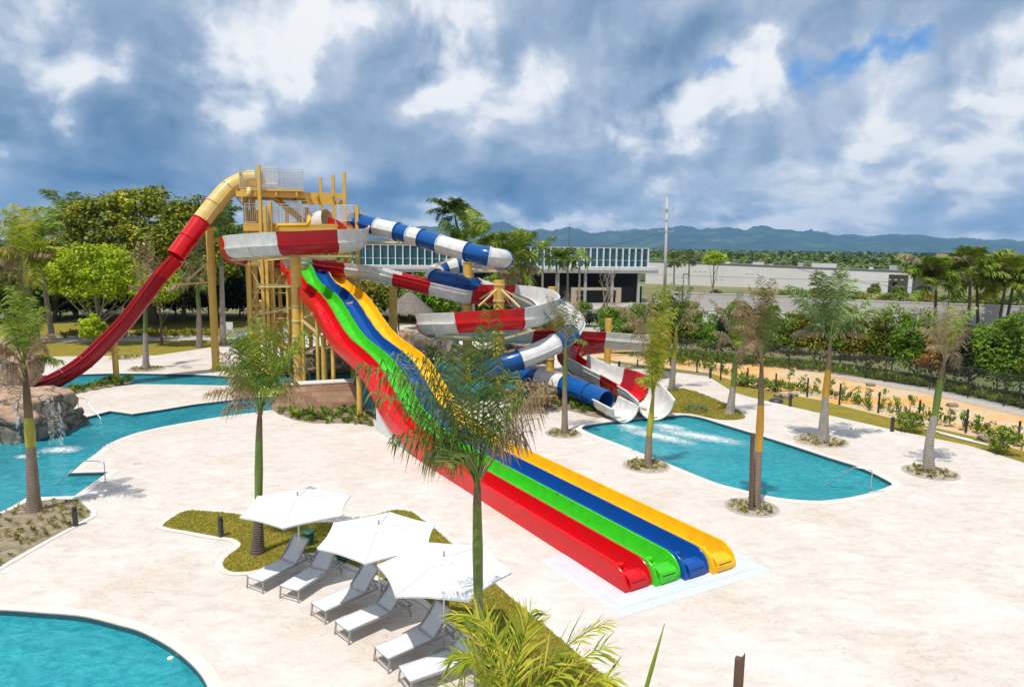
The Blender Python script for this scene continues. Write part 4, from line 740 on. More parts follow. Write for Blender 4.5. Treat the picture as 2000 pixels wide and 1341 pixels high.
palm('palm with curved pale trunk and straw coloured fronds, nearest the right edge', (1815,918), (1826,812), (1846,700), (.33,.17), [(1855,640,1905,598,N_),(1835,640,1790,600,Y),(1850,640,1850,585,Y),(1870,660,1890,640,Y),(1830,650,1800,640,Y),(1845,640,1828,600,Y),(1860,640,1880,600,Y),(1840,660,1815,680,Y),(1865,670,1870,720,Y),(1850,650,1862,600,N_)], .55, ('trunk_pale','shaft_green','fr_green','fr_pale'), 32, 1.0, .03, seed=17, bend=-.25, shaft2=(1836,742))
palm('palm with a fan of dead tan fronds at the end of the dry lawn', (1425,808), (1432,755), (1438,680), (.38,.20), [(1420,610,1388,585,Y),(1440,610,1446,570,Y),(1460,620,1502,590,Y),(1415,640,1395,650,Y),(1465,640,1475,690,Y),(1410,640,1400,690,Y),(1440,640,1430,590,N_),(1455,640,1490,630,Y),(1430,620,1400,600,Y),(1450,650,1458,620,N_),(1420,650,1410,665,Y)], .6, ('trunk_pale','shaft_green','fr_green','fr_pale'), 34, 1.3, .032, seed=19)
palm('palm with a yellow shaft and drooping brown fronds, beyond the slide outlets', (1312,760), (1316,700), (1322,635), (.34,.20), [(1325,600,1328,560,N_),(1310,600,1290,575,Y),(1345,595,1382,560,Y),(1300,615,1280,610,Y),(1335,600,1350,560,N_),(1345,620,1362,640,Y),(1315,590,1305,560,N_),(1340,610,1372,600,Y)], .6, ('trunk_pale','shaft_yellow','fr_dark','fr_dry'), 28, 1.1, .035, seed=21)
palm('palm with a brown drooping crown over the last red and white bend', (1282,775), (1280,720), (1276,660), (.28,.18), [(1255,605,1200,600,Y),(1245,610,1215,640,Y),(1270,620,1240,590,Y),(1290,620,1310,600,Y),(1250,620,1225,680,Y),(1275,620,1270,580,Y)], .62, ('trunk','shaft_brown','fr_dark','fr_dry'), 30, 1.3, .035, seed=22)
palm('slender palm with wilted grey fronds in a small bed between the channel and the lawn', (285,720), (284,650), (284,590), (.36,.20), [(286,530,288,452,Y),(268,530,258,490,Y),(300,540,312,500,Y),(276,520,272,470,Y),(295,550,305,580,Y),(270,550,256,560,Y),(290,540,296,480,Y)], .7, ('trunk_pale','shaft_green','fr_dark','fr_dry'), 24, 1.2, .045, seed=23, spread=2)
palm('tall grey trunked palm with dark crown directly left of the tower', (436,672), (432,520), (434,470), (.28,.20), [(420,400,402,420,N_),(445,395,468,405,N_),(432,390,436,372,N_),(410,430,398,470,N_),(455,430,468,470,N_),(440,420,450,390,N_),(422,430,410,500,Y),(450,440,462,500,N_),(425,410,412,390,N_),(436,420,440,380,N_)], .95, ('trunk_pale','shaft_green','fr_dark','fr_dark'), 26, .8, .07, seed=25, spread=2.5, name='palm_tree', group='palms in the park behind', extra=3)
palm('shorter palm with dry hanging fronds left of the tall yellow post', (390,678), (388,600), (385,560), (.28,.2), [(370,490,350,520,Y),(390,480,395,460,Y),(400,500,420,540,Y),(375,510,362,560,Y),(395,520,410,580,Y),(380,480,372,440,N_)], .9, ('trunk','shaft_green','fr_dark','fr_dry'), 22, 1.3, .06, seed=27, spread=2, group='palms in the park behind')
palm('palm with thick brown trunk and bright yellow green crown at the far left', (70,672), (56,560), (48,520), (.42,.36), [(30,440,-20,440,N_),(20,460,-20,510,Y),(50,440,60,405,N_),(65,450,100,470,N_),(40,430,10,410,N_),(30,480,0,540,Y),(60,480,90,540,N_),(50,440,30,400,N_),(20,470,15,560,Y),(70,480,75,560,N_),(55,500,40,580,Y)], 1.15, ('trunk_dark','shaft_yellow','fr_lime','fr_dry'), 28, 1.0, .08, seed=29, spread=2.5, group='palms in the park behind', extra=3)
palm('leaning pale trunked palm with dark drooping crown near the left edge', (102,662), (84,530), (82,480), (.26,.22), [(70,430,52,460,N_),(95,420,125,445,N_),(85,420,88,405,N_),(100,450,122,500,N_),(65,450,55,500,N_),(110,440,130,540,N_),(80,430,62,430,N_)], 1.1, ('trunk_pale','shaft_yellow','fr_green','fr_dry'), 28, 1.0, .08, seed=31, spread=2.5, group='palms in the park behind', extra=3)
palm('distant palm crown standing above the trees at the left', (150,640), (142,460), (140,435), (.25,.2), [(120,400,92,412,N_),(160,392,182,400,N_),(140,400,145,375,N_),(118,420,98,445,N_),(165,415,180,440,N_),(130,395,112,395,N_),(150,400,165,385,N_)], 1.3, ('trunk_pale','shaft_green','fr_green','fr_dark'), 26, .8, .1, seed=33, D=92, spread=3, group='palms in the park behind', extra=3)
palm('tallest palm with splayed crown standing over the blue tube, in front of the hills', (905,640), (893,445), (889,425), (.22,.18), [(870,395,852,430,N_),(885,385,870,402,N_),(905,390,925,415,N_),(895,400,908,398,N_),(905,420,912,450,N_),(875,420,862,438,N_),(890,400,892,392,N_),(920,400,935,420,N_)], 1.1, ('trunk_pale','shaft_green','fr_dark','fr_dark'), 26, .7, .09, seed=35, D=85, spread=2.5, group='palms beyond the slides', extra=2)
palm('full bushy palm behind the blue tube, right beneath the tallest crown', (925,640), (922,510), (920,490), (.25,.2), [(900,430,885,470,N_),(935,420,946,450,N_),(920,420,925,412,N_),(895,460,888,510,N_),(940,460,946,510,N_),(905,430,900,415,N_),(930,430,942,430,N_),(910,470,905,530,N_)], 1.3, ('trunk_pale','shaft_green','fr_green','fr_dark'), 30, .8, .1, seed=37, D=80, spread=3, group='palms beyond the slides', extra=6)
palm('coconut palm with yellowing lower leaves just right of the blue tube bend', (1010,640), (1004,560), (1002,530), (.25,.2), [(985,460,962,475,N_),(1020,450,1040,455,N_),(1000,455,985,455,N_),(975,490,965,540,N_),(1025,490,1038,560,N_),(1030,480,1042,505,N_),(990,500,975,580,Y),(1010,460,1015,450,N_),(1000,500,1020,590,Y)], 1.3, ('trunk','shaft_green','fr_green','fr_pale'), 30, .9, .1, seed=39, D=74, spread=3, group='palms beyond the slides', extra=5)
for i, (x, yt, yb, lb) in enumerate(((1060,488,572,'leftmost and tallest of the four small palms in front of the glass hall'),(1087,502,575,'second small palm from the left before the glass hall'),(1109,500,578,'third small palm from the left before the glass hall'),(1132,502,575,'small palm in front of the lettering on the glass hall'))):
    palm(lb, (x,yb), (x,yt+22), (x,yt+8), (.2,.15), [(x-12,yt-8,x-22,yt+8,N_),(x+12,yt-8,x+22,yt+8,N_),(x,yt-12,x+3,yt-16,N_),(x-10,yt+4,x-16,yt+26,N_),(x+10,yt+4,x+16,yt+26,N_)], 1.3, ('trunk_pale','shaft_green','fr_green','fr_dark'), 18, .8, .14, seed=41+i, D=108, spread=2, group='row of small palms before the glass hall', extra=4)
for i, (x, yt, yb, lb) in enumerate(((1317,503,563,'small thin palm just right of the utility pole'),(1346,500,566,'pair-trunked small palm before the long white building'))):
    palm(lb, (x,yb), (x,yt+16), (x,yt+6), (.2,.14), [(x-8,yt-4,x-14,yt+6,N_),(x+8,yt-4,x+14,yt+6,N_),(x,yt-7,x+2,yt-9,N_),(x-7,yt+6,x-10,yt+18,N_),(x+7,yt+6,x+10,yt+18,N_)], 1.3, ('trunk_pale','shaft_green','fr_dark','fr_dark'), 16, .8, .14, seed=51+i, D=125, spread=2, group='small palms before the white building', extra=3)
for i, (x, yt, yb, b, lb) in enumerate(((1828,560,628,0,'left coconut palm of the right hand clump'),(1895,540,630,0,'tallest coconut palm in the middle of the right hand clump'),(1962,560,650,-14,'leaning coconut palm, leftmost trunk of the trio near the right edge'),(1978,555,650,-16,'coconut palm with lime crown at the right end of the clump'),(1908,555,628,5,'coconut palm half hidden beside the tallest one on the right'))):
    palm(lb, (x+b,yb), (x,yt+8), (x,yt), (.2,.15), [(x-22,yt-42,x-44,yt-18,N_),(x+22,yt-42,x+44,yt-20,N_),(x-6,yt-50,x-10,yt-58,N_),(x+10,yt-50,x+20,yt-56,N_),(x-28,yt-10,x-42,yt+26,N_),(x+26,yt-12,x+38,yt+28,N_),(x-20,yt-38,x-30,yt-44,N_),(x+28,yt-30,x+46,yt,N_)], 1.25, ('trunk_dark','shaft_yellow','fr_green' if i != 3 else 'fr_lime','fr_pale'), 30, .8, .1, seed=61+i, D=82+i, spread=3, name='coconut_palm', group='coconut palms by the wall on the right', extra=6)
# foreground coconut palm, crown only in view
def fgpalm():
    rg = random.Random(77); T = at(985, 1450, 9.0); B = Vector((T.x-.2, T.y+.1, 0)); t = thing('coconut_palm', 'yellow green coconut palm crown in the foreground, cut off by the bottom edge', 'palm', B)
    MB().tube([B, (B+T)/2+Vector((.1, 0, 0)), T], [.24, .17, .15], 14).build('trunk', M['trunk'], t, smooth=True)
    g = MB()
    for f in ((930,1230,880,1290,9.2,.42),(1000,1180,885,1200,9.6,.55),(920,1180,900,1340,8.8,.5),(1060,1260,1185,1215,9.0,.5),(1070,1300,1190,1262,8.7,.5),(1010,1260,1040,1190,10,.5),(1110,1330,1200,1320,8.4,.5),(900,1300,850,1360,8.4,.45),(1060,1330,1120,1420,8.0,.5),(960,1260,930,1215,10.2,.55)):
        frond(g, T+Vector((rg.uniform(-.06,.06), 0, 0)), at(f[0], f[1], f[4]), at(f[2], f[3], f[4]), 30, f[5]*1.05, .3, .05, rg, start=.12, rr=.022, out=.7, fwd=.95)
    g.build('crown', M['fr_lime'], t)
    s = MB(); p0 = at(1240, 1420, 8.8); p1 = at(1298, 1217, 9.0); m_ = (p0+p1)/2
    s.tube([T, at(1150, 1500, 8.9), p0, p0*.4+p1*.6, p1], [.035, .035, .036, .03, .006], 6).build('spear_leaf', M['fr_green'], t, smooth=True)
fgpalm()
def blobpts(rg, c, r, n, shell=.55):
    out = []
    for _ in range(n):
        while True:
            v = Vector((rg.uniform(-1, 1), rg.uniform(-1, 1), rg.uniform(-1, 1)))
            if .05 < v.length <= 1: break
        v = v.normalized()*(shell+(1-shell)*rg.random()**.6); out.append((Vector((c[0]+v.x*r[0], c[1]+v.y*r[1], c[2]+v.z*r[2])), v))
    return out
def leaves(mb, pts, size, rg, ar=.55, upb=.95):
    for p, v in pts:
        n = (v.normalized()*.7+Vector((rg.gauss(0, .6), rg.gauss(0, .6), rg.gauss(0, .6)+upb))).normalized(); a = n.orthogonal().normalized(); a = Matrix.Rotation(rg.uniform(0, 6.28), 3, n) @ a; b = n.cross(a)
        s = size*rg.uniform(.6, 1.3); k = len(mb.v); mb.v += [tuple(p-a*s), tuple(p+b*s*ar), tuple(p+a*s), tuple(p-b*s*ar)]; mb.f.append((k, k+1, k+2, k+3))
def crownclumps(rg, c, r, n, cr, dome=False):
    out = []
    for p, v in blobpts(rg, c, r, n, .72):
        if dome and v.z < -.35: p = Vector((p.x, p.y, c[2]-r[2]*.3*rg.random()))
        s = cr*rg.uniform(.65, 1.25); out.append((p, (s, s, s*.72)))
    return out
def tree(label, base, hgt, r, nclump, cr, per, size, mat, D=None, trunk=.2, bark='bark', name='tree', cat='tree', group=None, seed=1, cz=None, limbs=5, fill=.35):
    rg = random.Random(seed); B = G(*base) if D is None else Vector((at(*base, D).x, D, 0)); t = thing(name, label, cat, B, group)
    c = B+Vector((0, 0, hgt-r[2] if cz is None else cz)); mb = MB(); cl = crownclumps(rg, c, (r[0]-cr*.6, r[1]-cr*.6, r[2]-cr*.5), nclump, cr, True)
    for p, s in cl: leaves(mb, blobpts(rg, p, s, per, .45), size, rg)
    if fill: leaves(mb, blobpts(rg, c, (r[0]*.8, r[1]*.8, r[2]*.75), int(nclump*per*fill*.4), .2), size*1.3, rg)
    mb.build('crown', M[mat], t); tb = MB(); top = c-Vector((0, 0, r[2]*.25)); tb.tube([B-Vector((0, 0, .1)), B.lerp(top, .5)+Vector((rg.uniform(-.3, .3)*trunk, 0, 0)), top], [trunk, trunk*.7, trunk*.35], 8)
    for i in range(limbs):
        p = cl[rg.randrange(len(cl))][0]; a = B.lerp(top, rg.uniform(.3, .7)); tb.tube([a, a.lerp(p, .5)+Vector((0, 0, -.1*r[2])), p], [trunk*.45, trunk*.28, trunk*.08], 6)
    tb.build('trunk', M[bark], t, smooth=True); return t
tree('huge domed rain tree with yellow green top rising above everything on the left', (300,660), 16.9, (12.2,9,8.4), 360, 1.45, 95, .27, 'lf_big', D=84, trunk=.8, seed=101, limbs=16)
tree('round lime green tree in front of the big domed tree', (195,655), 9.9, (4.9,4,3.6), 120, .95, 95, .16, 'lf_lime', D=67, trunk=.28, seed=102, limbs=10, bark='bark_pale')
tree('small lime green tree partly behind the steep red slide', (315,655), 7.6, (2.6,2.4,2.1), 34, .8, 80, .17, 'lf_lime', D=66, trunk=.14, seed=103)
tree('small yellow green conical shrub tree beside the middle of the steep slide', (183,655), 3.6, (1.25,1.2,1.6), 26, .42, 60, .14, 'lf_lime', D=62, trunk=.08, seed=104)
BK = [('broad dark tree behind the tall post and the tower', 425,12.5,6.5,90,'lf_dark',211),('dark tree filling the gap left of the tower base', 360,10.5,6.0,88,'lf_dark',212),('dark evergreen under the big domed tree', 280,7.5,6.5,90,'lf_dark',213),('dark bush mass under the lime tree', 190,7.0,6.0,88,'lf_dark',214),('mid green tree between the left palms', 110,9.5,5.5,86,'lf_mid',215),('tree with mid green leaves at the far left edge', 15,8.5,6.0,84,'lf_mid',216),('dark tree right behind the tower stairs', 500,8.5,6.0,92,'lf_dark',217),
      ('mid green tree behind the tower and the lanes', 590,8.2,6.0,96,'lf_mid',218),('leafy green tree behind the thatched roof', 800,6.4,4.5,90,'lf_mid',219),('fresh green tree between the thatched roof and the lower loop', 835,6.6,4.0,82,'lf_fresh',220),('grey green tree behind the yellow lane', 740,7.0,5.0,92,'lf_olive',221),('dark green tree behind the yellow lane top', 680,7.2,5.0,94,'lf_dark',222),('bushy tree right of the blue tube bend', 960,6.5,4.5,88,'lf_mid',223),('olive tree in front of the left part of the glass hall', 870,7.6,4.2,104,'lf_olive',224),('dark tree beyond the left palms', 60,8.0,7,100,'lf_dark',225),('olive tree behind the white rail of the tower', 660,8.4,6.0,104,'lf_olive',226)]
for lb, px, h, r, D, mt, sd_ in BK: tree(lb, (px,640), h, (r,r*.8,h*.46), 60, 1.25, 70, .24, mt, D=D, trunk=.3, group='trees behind the park', seed=sd_)
tree('small round tree with lime crown on a thin trunk before the white building', (1392,570), 9.8, (2.4,2.2,1.6), 24, .8, 60, .22, 'lf_lime', D=128, trunk=.16, seed=240, bark='bark_pale')
for i, (px, h, r, D, mt) in enumerate(((-40,5,5,82,'lf_dark'),(40,4.2,5,86,'lf_mid'),(120,4.4,5,90,'lf_dark'),(200,4.6,5.5,92,'lf_dark'),(275,4.8,5.5,94,'lf_dark'),(345,5,5.5,94,'lf_dark'),(410,5,5,94,'lf_dark'),(470,5,5,94,'lf_dark'),(530,5,5,96,'lf_dark'),(600,4.4,5,98,'lf_mid'),(660,4.2,5,98,'lf_dark'),(720,4.0,5,96,'lf_mid'),(780,3.6,4,96,'lf_mid'),(860,3.2,4,94,'lf_fresh'),(920,3.0,4,92,'lf_mid'),(985,3.2,4,90,'lf_mid'))):
    tree(f'dark shady bush in the thicket behind the park, {ORD[i]} from the left', (px,650), h, (r,r*.7,h*.52), 46, 1.0, 60, .22, mt, D=D, trunk=.15, group='thicket behind the park', seed=400+i, name='bush', cat='bush', cz=h*.45, limbs=2)
# bare branching tree before the hall
def bare():
    rg = random.Random(5); B = G(1180, 612); t = MB()
    for k in range(5):
        a = B+Vector((rg.uniform(-.8, .8), 0, 0)); p = a; pts = [a]
        for j in range(6): p = p+Vector((rg.uniform(-.5, .5), rg.uniform(-.3, .3), rg.uniform(.9, 1.4))); pts.append(p)
        t.tube(pts, [.14-.018*j for j in range(7)], 6)
        for j in (2, 3, 4, 5): q = pts[j]; t.tube([q, q+Vector((rg.uniform(-1, 1), 0, .7)), q+Vector((rg.uniform(-1.4, 1.4), 0, 1.6))], [.05, .035, .012], 5)
    o = t.build('bare_tree', M['bark_pale'], None, B, smooth=True); tag(o, 'leafless pale branching tree in front of the glass hall', 'tree')
bare()
# hedge of shrub trees behind the chain link fence
rg = random.Random(9); hx = [(1200,700),(1240,702),(1290,700),(1340,702),(1395,706),(1440,712),(1490,718),(1540,722),(1590,727),(1640,733),(1690,740),(1740,748),(1790,756),(1840,765),(1890,775),(1945,787),(1990,797),(2050,812)]
HT = {0:3.4,1:3.6,2:4.4,3:3.9,4:2.6,5:3.9,6:3.6,7:4.0,8:4.2,9:4.4,10:4.1,11:4.5,12:4.3,13:3.4,14:3.8,15:4.6,16:4.9,17:5.0}
HM = ['lf_fresh','lf_fresh','lf_dark','lf_mid','lf_fresh','lf_dark','lf_mid','lf_mid','lf_olive','lf_mid','lf_olive','lf_mid','lf_fresh','lf_rust','lf_dark','lf_fresh','lf_fresh','lf_mid']
HN = ['fresh green','fresh green','dark green','mid green','low bright green','dark green','leafy green','leafy green','olive green','green','yellowish','dense green','fresh green','rust tinted','dark glossy','fresh leaved','large leaved bright','tall green']
for i, (x, y) in enumerate(hx):
    b = G(x, y-14); h = HT[i]*1.22
    tree(f'{HN[i]} shrub, {ORD[i]} from the left in the row behind the wire fence', (x, y-14), h+.5, (2.2, 1.9, h*.60), 64, .62, 80, .115, HM[i], trunk=.07, bark='bark_pale', name='shrub', cat='shrub', group='shrubs behind the wire fence', seed=300+i, cz=h*.50, limbs=4)
for i, (x, y) in enumerate(((1265,660),(1330,668),(1420,672),(1480,682),(1560,690),(1650,700),(1720,700),(1930,720),(2010,740))):
    tree(f'{"green" if i%2 else "fresh green"} taller shrub in the second row behind the wire fence, {ORD[i]} from the left', (x, y), 4.3+.5*(i % 3), (2.4, 1.8, 2.3), 46, .65, 65, .14, 'lf_mid' if i % 2 else 'lf_fresh', trunk=.08, name='shrub', cat='shrub', group='second row of shrubs behind the fence', seed=330+i, cz=2.0)
for i, (x, D, h) in enumerate(((1490,116,3.2),(1545,118,3.7),(1600,116,3.9),(1655,116,3.7),(1705,112,3.5),(1755,112,3.6),(1810,110,3.7),(1865,108,3.8),(1920,108,4.0),(1975,106,4.1),(2030,104,4.2))):
    tree(f'ochre and green shrub before the long white building, {ORD[i]} from the left', (x, 590), h+.2, (3.4, 1.6, h*.5), 46, .75, 60, .17, 'lf_olive' if i % 2 == 0 else 'lf_mid', D=D, trunk=.07, name='shrub', cat='shrub', group='shrubs along the white building', seed=350+i, cz=h*.55)
for i, (x, y, h) in enumerate(((1705,592,4.2),(1752,590,3.6),(1345,596,2.4),(1090,612,2.2),(1140,618,2.4),(1120,626,2.2),(1395,590,2.4))):
    tree('small leafy tree '+('before the white building, left of the sage green palm crown', 'before the white building recess', 'between the utility pole and the tan wall', 'left of the bare tree at the glass hall', 'just below the bare tree at the glass hall', 'under the porch of the glass hall', 'above the white garden wall')[i], (x, y), h, (1.5, 1.4, h*.36), 20, .55, 50, .18, 'lf_mid', trunk=.07, name='small_tree', group='small trees beyond the fence', seed=370+i)
for i, (x, y, h, m) in enumerate(((1045,640,1.8,'lf_mid'),(1075,648,1.6,'lf_fresh'),(1105,640,2.2,'lf_mid'),(1150,636,2.0,'lf_dark'),(1190,632,2.4,'lf_mid'),(1225,630,2.2,'lf_dark'),(1262,628,2.6,'lf_mid'),(1300,626,2.2,'lf_fresh'),(1345,622,2.6,'lf_mid'),(1440,622,2.8,'lf_mid'),(1500,628,2.6,'lf_fresh'))):
    tree(f'green shrub between the slides and the glass hall, {ORD[i]} from the left', (x, y), h+.3, (2.3, 1.6, h*.5), 34, .6, 60, .14, m, trunk=.06, name='shrub', cat='shrub', group='shrubs before the glass hall', seed=440+i, cz=h*.5)
# woodland out to the foot of the mountains
def woodland():
    rg = random.Random(3); mb = MB()
    def ok(x, y, px): return True
    for lo, hi, n, per, size, r, h in ((215,330,620,46,.75,3.2,5.0),(330,640,900,20,1.5,5.0,5.6),(640,1500,1300,9,3.4,10,6.0),(1500,5200,1700,5,9,26,7)):
        for _ in range(n):
            D = math.sqrt(rg.uniform(lo*lo, hi*hi)); px = rg.uniform(-150, 2150); p = at(px, 482, D); k = .55+.75*noise.noise(Vector((p.x/60, p.y/60, 3)))+rg.random()*.35
            hh = h*max(.4, k); leaves(mb, blobpts(rg, (p.x, p.y, hh*.6), (r, r, hh*.5), per, .5), size, rg, .7, .9)
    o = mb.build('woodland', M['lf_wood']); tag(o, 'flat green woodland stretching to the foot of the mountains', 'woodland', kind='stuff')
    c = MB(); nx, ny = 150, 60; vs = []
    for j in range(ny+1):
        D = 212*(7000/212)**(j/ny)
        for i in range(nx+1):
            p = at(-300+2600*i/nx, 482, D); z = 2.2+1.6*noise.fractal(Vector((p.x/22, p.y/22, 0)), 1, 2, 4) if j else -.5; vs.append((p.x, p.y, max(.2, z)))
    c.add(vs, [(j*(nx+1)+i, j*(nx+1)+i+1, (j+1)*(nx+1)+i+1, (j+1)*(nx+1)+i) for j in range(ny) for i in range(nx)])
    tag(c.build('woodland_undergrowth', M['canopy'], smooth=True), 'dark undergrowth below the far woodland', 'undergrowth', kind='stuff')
woodland()
# grass and ground cover
def inside(p, lp):
    r_ = False; n = len(lp)
    for i in range(n):
        a, b = lp[i], lp[i-1]
        if (a.y > p[1]) != (b.y > p[1]) and p[0] < (b.x-a.x)*(p[1]-a.y)/(b.y-a.y)+a.x: r_ = not r_
    return r_
def scatter(lp, n, rg):
    xs = [p.x for p in lp]; ys = [p.y for p in lp]; out = []
    while len(out) < n:
        p = (rg.uniform(min(xs), max(xs)), rg.uniform(min(ys), max(ys)))
        if inside(p, lp): out.append(p)
    return out
M['blade'] = leafmat('grass_blades', [(.20,.22,.02),(.32,.32,.03),(.50,.40,.08),(.38,.34,.05)], .5)
def tufts(lp, n, h, z, name, mat, seed, w=.012, k=3):
    rg = random.Random(seed); mb = MB()
    for x, y in scatter(lp, n, rg):
        for _ in range(k):
            a = rg.uniform(0, 6.28); dx, dy = math.cos(a), math.sin(a); hh = h*rg.uniform(.5, 1.3); ln = rg.uniform(.1, .8)*hh; b = len(mb.v); ox, oy = rg.uniform(-.03, .03), rg.uniform(-.03, .03)
            mb.v += [(x+ox-dy*w, y+oy+dx*w, z), (x+ox+dy*w, y+oy-dx*w, z), (x+ox+dx*ln, y+oy+dy*ln, z+hh)]; mb.f.append((b, b+1, b+2))
    return mb.build(name, M[mat])
tag(tufts(lawn1, 24000, .05, .02, 'grass', 'blade', 1, .009), 'short patchy yellow green grass on the curved lawn by the umbrellas', 'grass', kind='stuff')
tag(tufts(lawnR, 6000, .07, .02, 'grass', 'blade', 2, .02), 'dry grass on the lawn behind the splash pool', 'grass', kind='stuff')
def plants(lp, n, h, name, mat, seed, label, z=.02, spread=.16, nl=9, lw=.05):
    rg = random.Random(seed); mb = MB()
    for x, y in scatter(lp, n, rg):
        s = rg.uniform(.6, 1.4)
        for _ in range(nl):
            a = rg.uniform(0, 6.28); d = Vector((math.cos(a), math.sin(a), 0)); p = Vector((x, y, z)); u = d*spread*s*rg.uniform(.3, 1)+Vector((0, 0, h*s*rg.uniform(.4, 1.1))); w = Vector((-d.y, d.x, 0))*lw*s
            b = len(mb.v); mb.v += [tuple(p+u*.3), tuple(p+u*.7+w), tuple(p+u+d*.04), tuple(p+u*.7-w)]; mb.f.append((b, b+1, b+2, b+3))
    return tag(mb.build(name, M[mat]), label, 'ground cover', kind='stuff')
plants(bedL, 240, .14, 'ground_cover', 'lf_olive', 4, 'small sparse seedlings planted in the sandy bed at the left edge', spread=.1, lw=.025)
plants(bedW, 90, .30, 'ground_cover', 'lf_mid', 5, 'leafy green plants in front of the stone block wall', spread=.28, nl=16, lw=.06)
plants(dens([(1060,772),(1110,762),(1150,775),(1165,800),(1150,808),(1105,798),(1050,796),(1000,786),(990,776)]), 150, .34, 'ground_cover', 'lf_mid', 6, 'plants and dry leaves in the bed beside the tube slide outlet', spread=.25, nl=14, lw=.06)
isl_bed = dens([(118,768),(165,758),(215,745),(262,745),(240,752),(180,762),(120,776)])
struct(MB().sheet([isl_bed], .02).build('planting_bed', M['soil']))
plants(isl_bed, 60, .4, 'ground_cover', 'lf_mid', 7, 'leafy row of plants below the foot of the steep red slide', spread=.25, nl=14, lw=.07)
plants(dens([(455,755),(505,755),(505,772),(453,776.5)]), 40, .35, 'ground_cover', 'lf_olive', 8, 'plants on the narrow spit between the two water channels', spread=.25, nl=14, lw=.06)
bank = dens([(1195,690),(1309,712),(1390,724),(1440,741),(1500,758),(1600,776),(1740,811),(1900,846),(2000,876),(2000,858),(1900,835),(1740,800),(1600,768),(1500,748),(1390,716),(1240,690)])
plants(bank, 260, .55, 'ground_cover', 'lf_mid', 10, 'thin weeds on the sandy bank between lawn strip and track', spread=.25, nl=10, lw=.04, z=-.03)
tag(plants(dens([(1200,688),(1330,701),(1470,713),(1620,727),(1815,757),(1960,788),(2100,825),(2100,795),(1960,775),(1815,745),(1620,718),(1470,705),(1330,692),(1200,680)]), 900, .55, 'undergrowth', 'lf_mid', 31, 'tangled undergrowth at the foot of the wire fence', spread=.45, nl=20, lw=.045, z=-.04), cat='undergrowth')
plants(dens([(120,662),(420,658),(420,650),(120,652)]), 160, .6, 'ground_cover', 'lf_olive', 12, 'row of low plants behind the far lawn', spread=.4, nl=12, lw=.1, z=-.03)
# young shrubs planted in a line, each its own plant
def shrub(label, x, y, h, r, mat, seed, group, n=22, size=.09, cr=.22, name='young_shrub'):
    B = G(x, y); rg = random.Random(seed); t = thing(name, label, 'shrub', B, group); mb = MB(); c = B+Vector((0, 0, h*.6))
    for p, s in crownclumps(rg, c, (r*.7, r*.7, h*.4), n, cr): leaves(mb, blobpts(rg, p, s, 14, .3), size, rg)
    mb.build('foliage', M[mat], t); s = MB()
    for k in range(4): s.tube([B, B+Vector((rg.uniform(-r, r)*.4, rg.uniform(-r, r)*.4, h*.8))], [.018, .008], 5)
    s.build('stem', M['bark_pale'], t)
O30 = ORD+['nineteenth','twentieth']+['twenty-'+q for q in ORD[:9]]+['thirtieth']; rs = random.Random(21); k = -1
for i in range(30):
    u = i/29; x = 1230+(1985-1230)*u; y = 700+(u**1.25)*172-4+rs.uniform(-3, 3)
    if i in (9, 10, 11): continue
    k += 1
    shrub(f'thin young shrub in the line along the dark posts, {O30[k]} from the left', x, y, rs.uniform(.9, 1.35), rs.uniform(.25, .42), 'lf_fresh' if i % 3 else 'lf_mid', 500+i, 'young shrubs planted along the fence posts', 9, .075, .17)
for x, y, h, r, lb in ((1450,752,.7,.8,'dense low green shrub left in the hedge beside the dark posts'),(1478,756,.7,.8,'dense low green shrub in the middle of the hedge beside the dark posts'),(1512,762,.7,.8,'dense low green shrub right in the hedge beside the dark posts')): shrub(lb, x, y, h, r, 'lf_mid', int(x), 'low hedge shrubs', 40, .08, .26, 'shrub')
shrub('big dark green shrub sprawling on the lawn strip, fifth post from the right', 1775, 842, 1.1, .85, 'lf_mid', 601, None, 46, .09, .3, 'shrub')
shrub('round green shrub on the lawn strip close to the right edge', 1957, 884, 1.25, .9, 'lf_mid', 602, None, 50, .09, .3, 'shrub')
shrub('broad grey tuft of dry fronds spilling over the bed right of the centre palm', 1035, 800, 1.6, 2.0, 'fr_dry', 603, None, 60, .16, .5, 'dry_bush')
shrub('bushy plant at the water by the rocks behind the yellow lane', 845, 720, 2.0, 1.2, 'lf_mid', 604, None, 40, .12, .4, 'shrub')
shrub('low bush at the edge of the rubble behind the leftmost young palm', 480, 690, 1.2, 1.2, 'lf_olive', 605, None, 40, .12, .4, 'shrub')
# round beds at the feet of the palms
for (x, y), r, lb in (((1100,846),.95,'slim palm by the splash pool'),((1262,909),1.05,'palm with bright upright fronds'),((1468,990),1.0,'propped palm with orange shaft'),((1603,860),1.35,'thick trunked sage green palm'),((1817,922),1.15,'pale palm nearest the right edge'),((286,720),1.35,'slender palm by the channel'),((245,698),1.3,'palm behind the steep slide')):
    c = G(x, y); lp = circle(c, r, 28, .95); struct(MB().sheet([lp], .014).build('planting_ring', M['soil_pale'])); struct(ring(lp, .06, .018).build('ring_edging', M['concrete']))
    plants(circle(c, r*.85), int(60*r), .13, 'ground_cover', 'lf_olive', int(x), 'seedlings and leaf litter in the round bed under the '+lb, .016, .12, 7, .03)
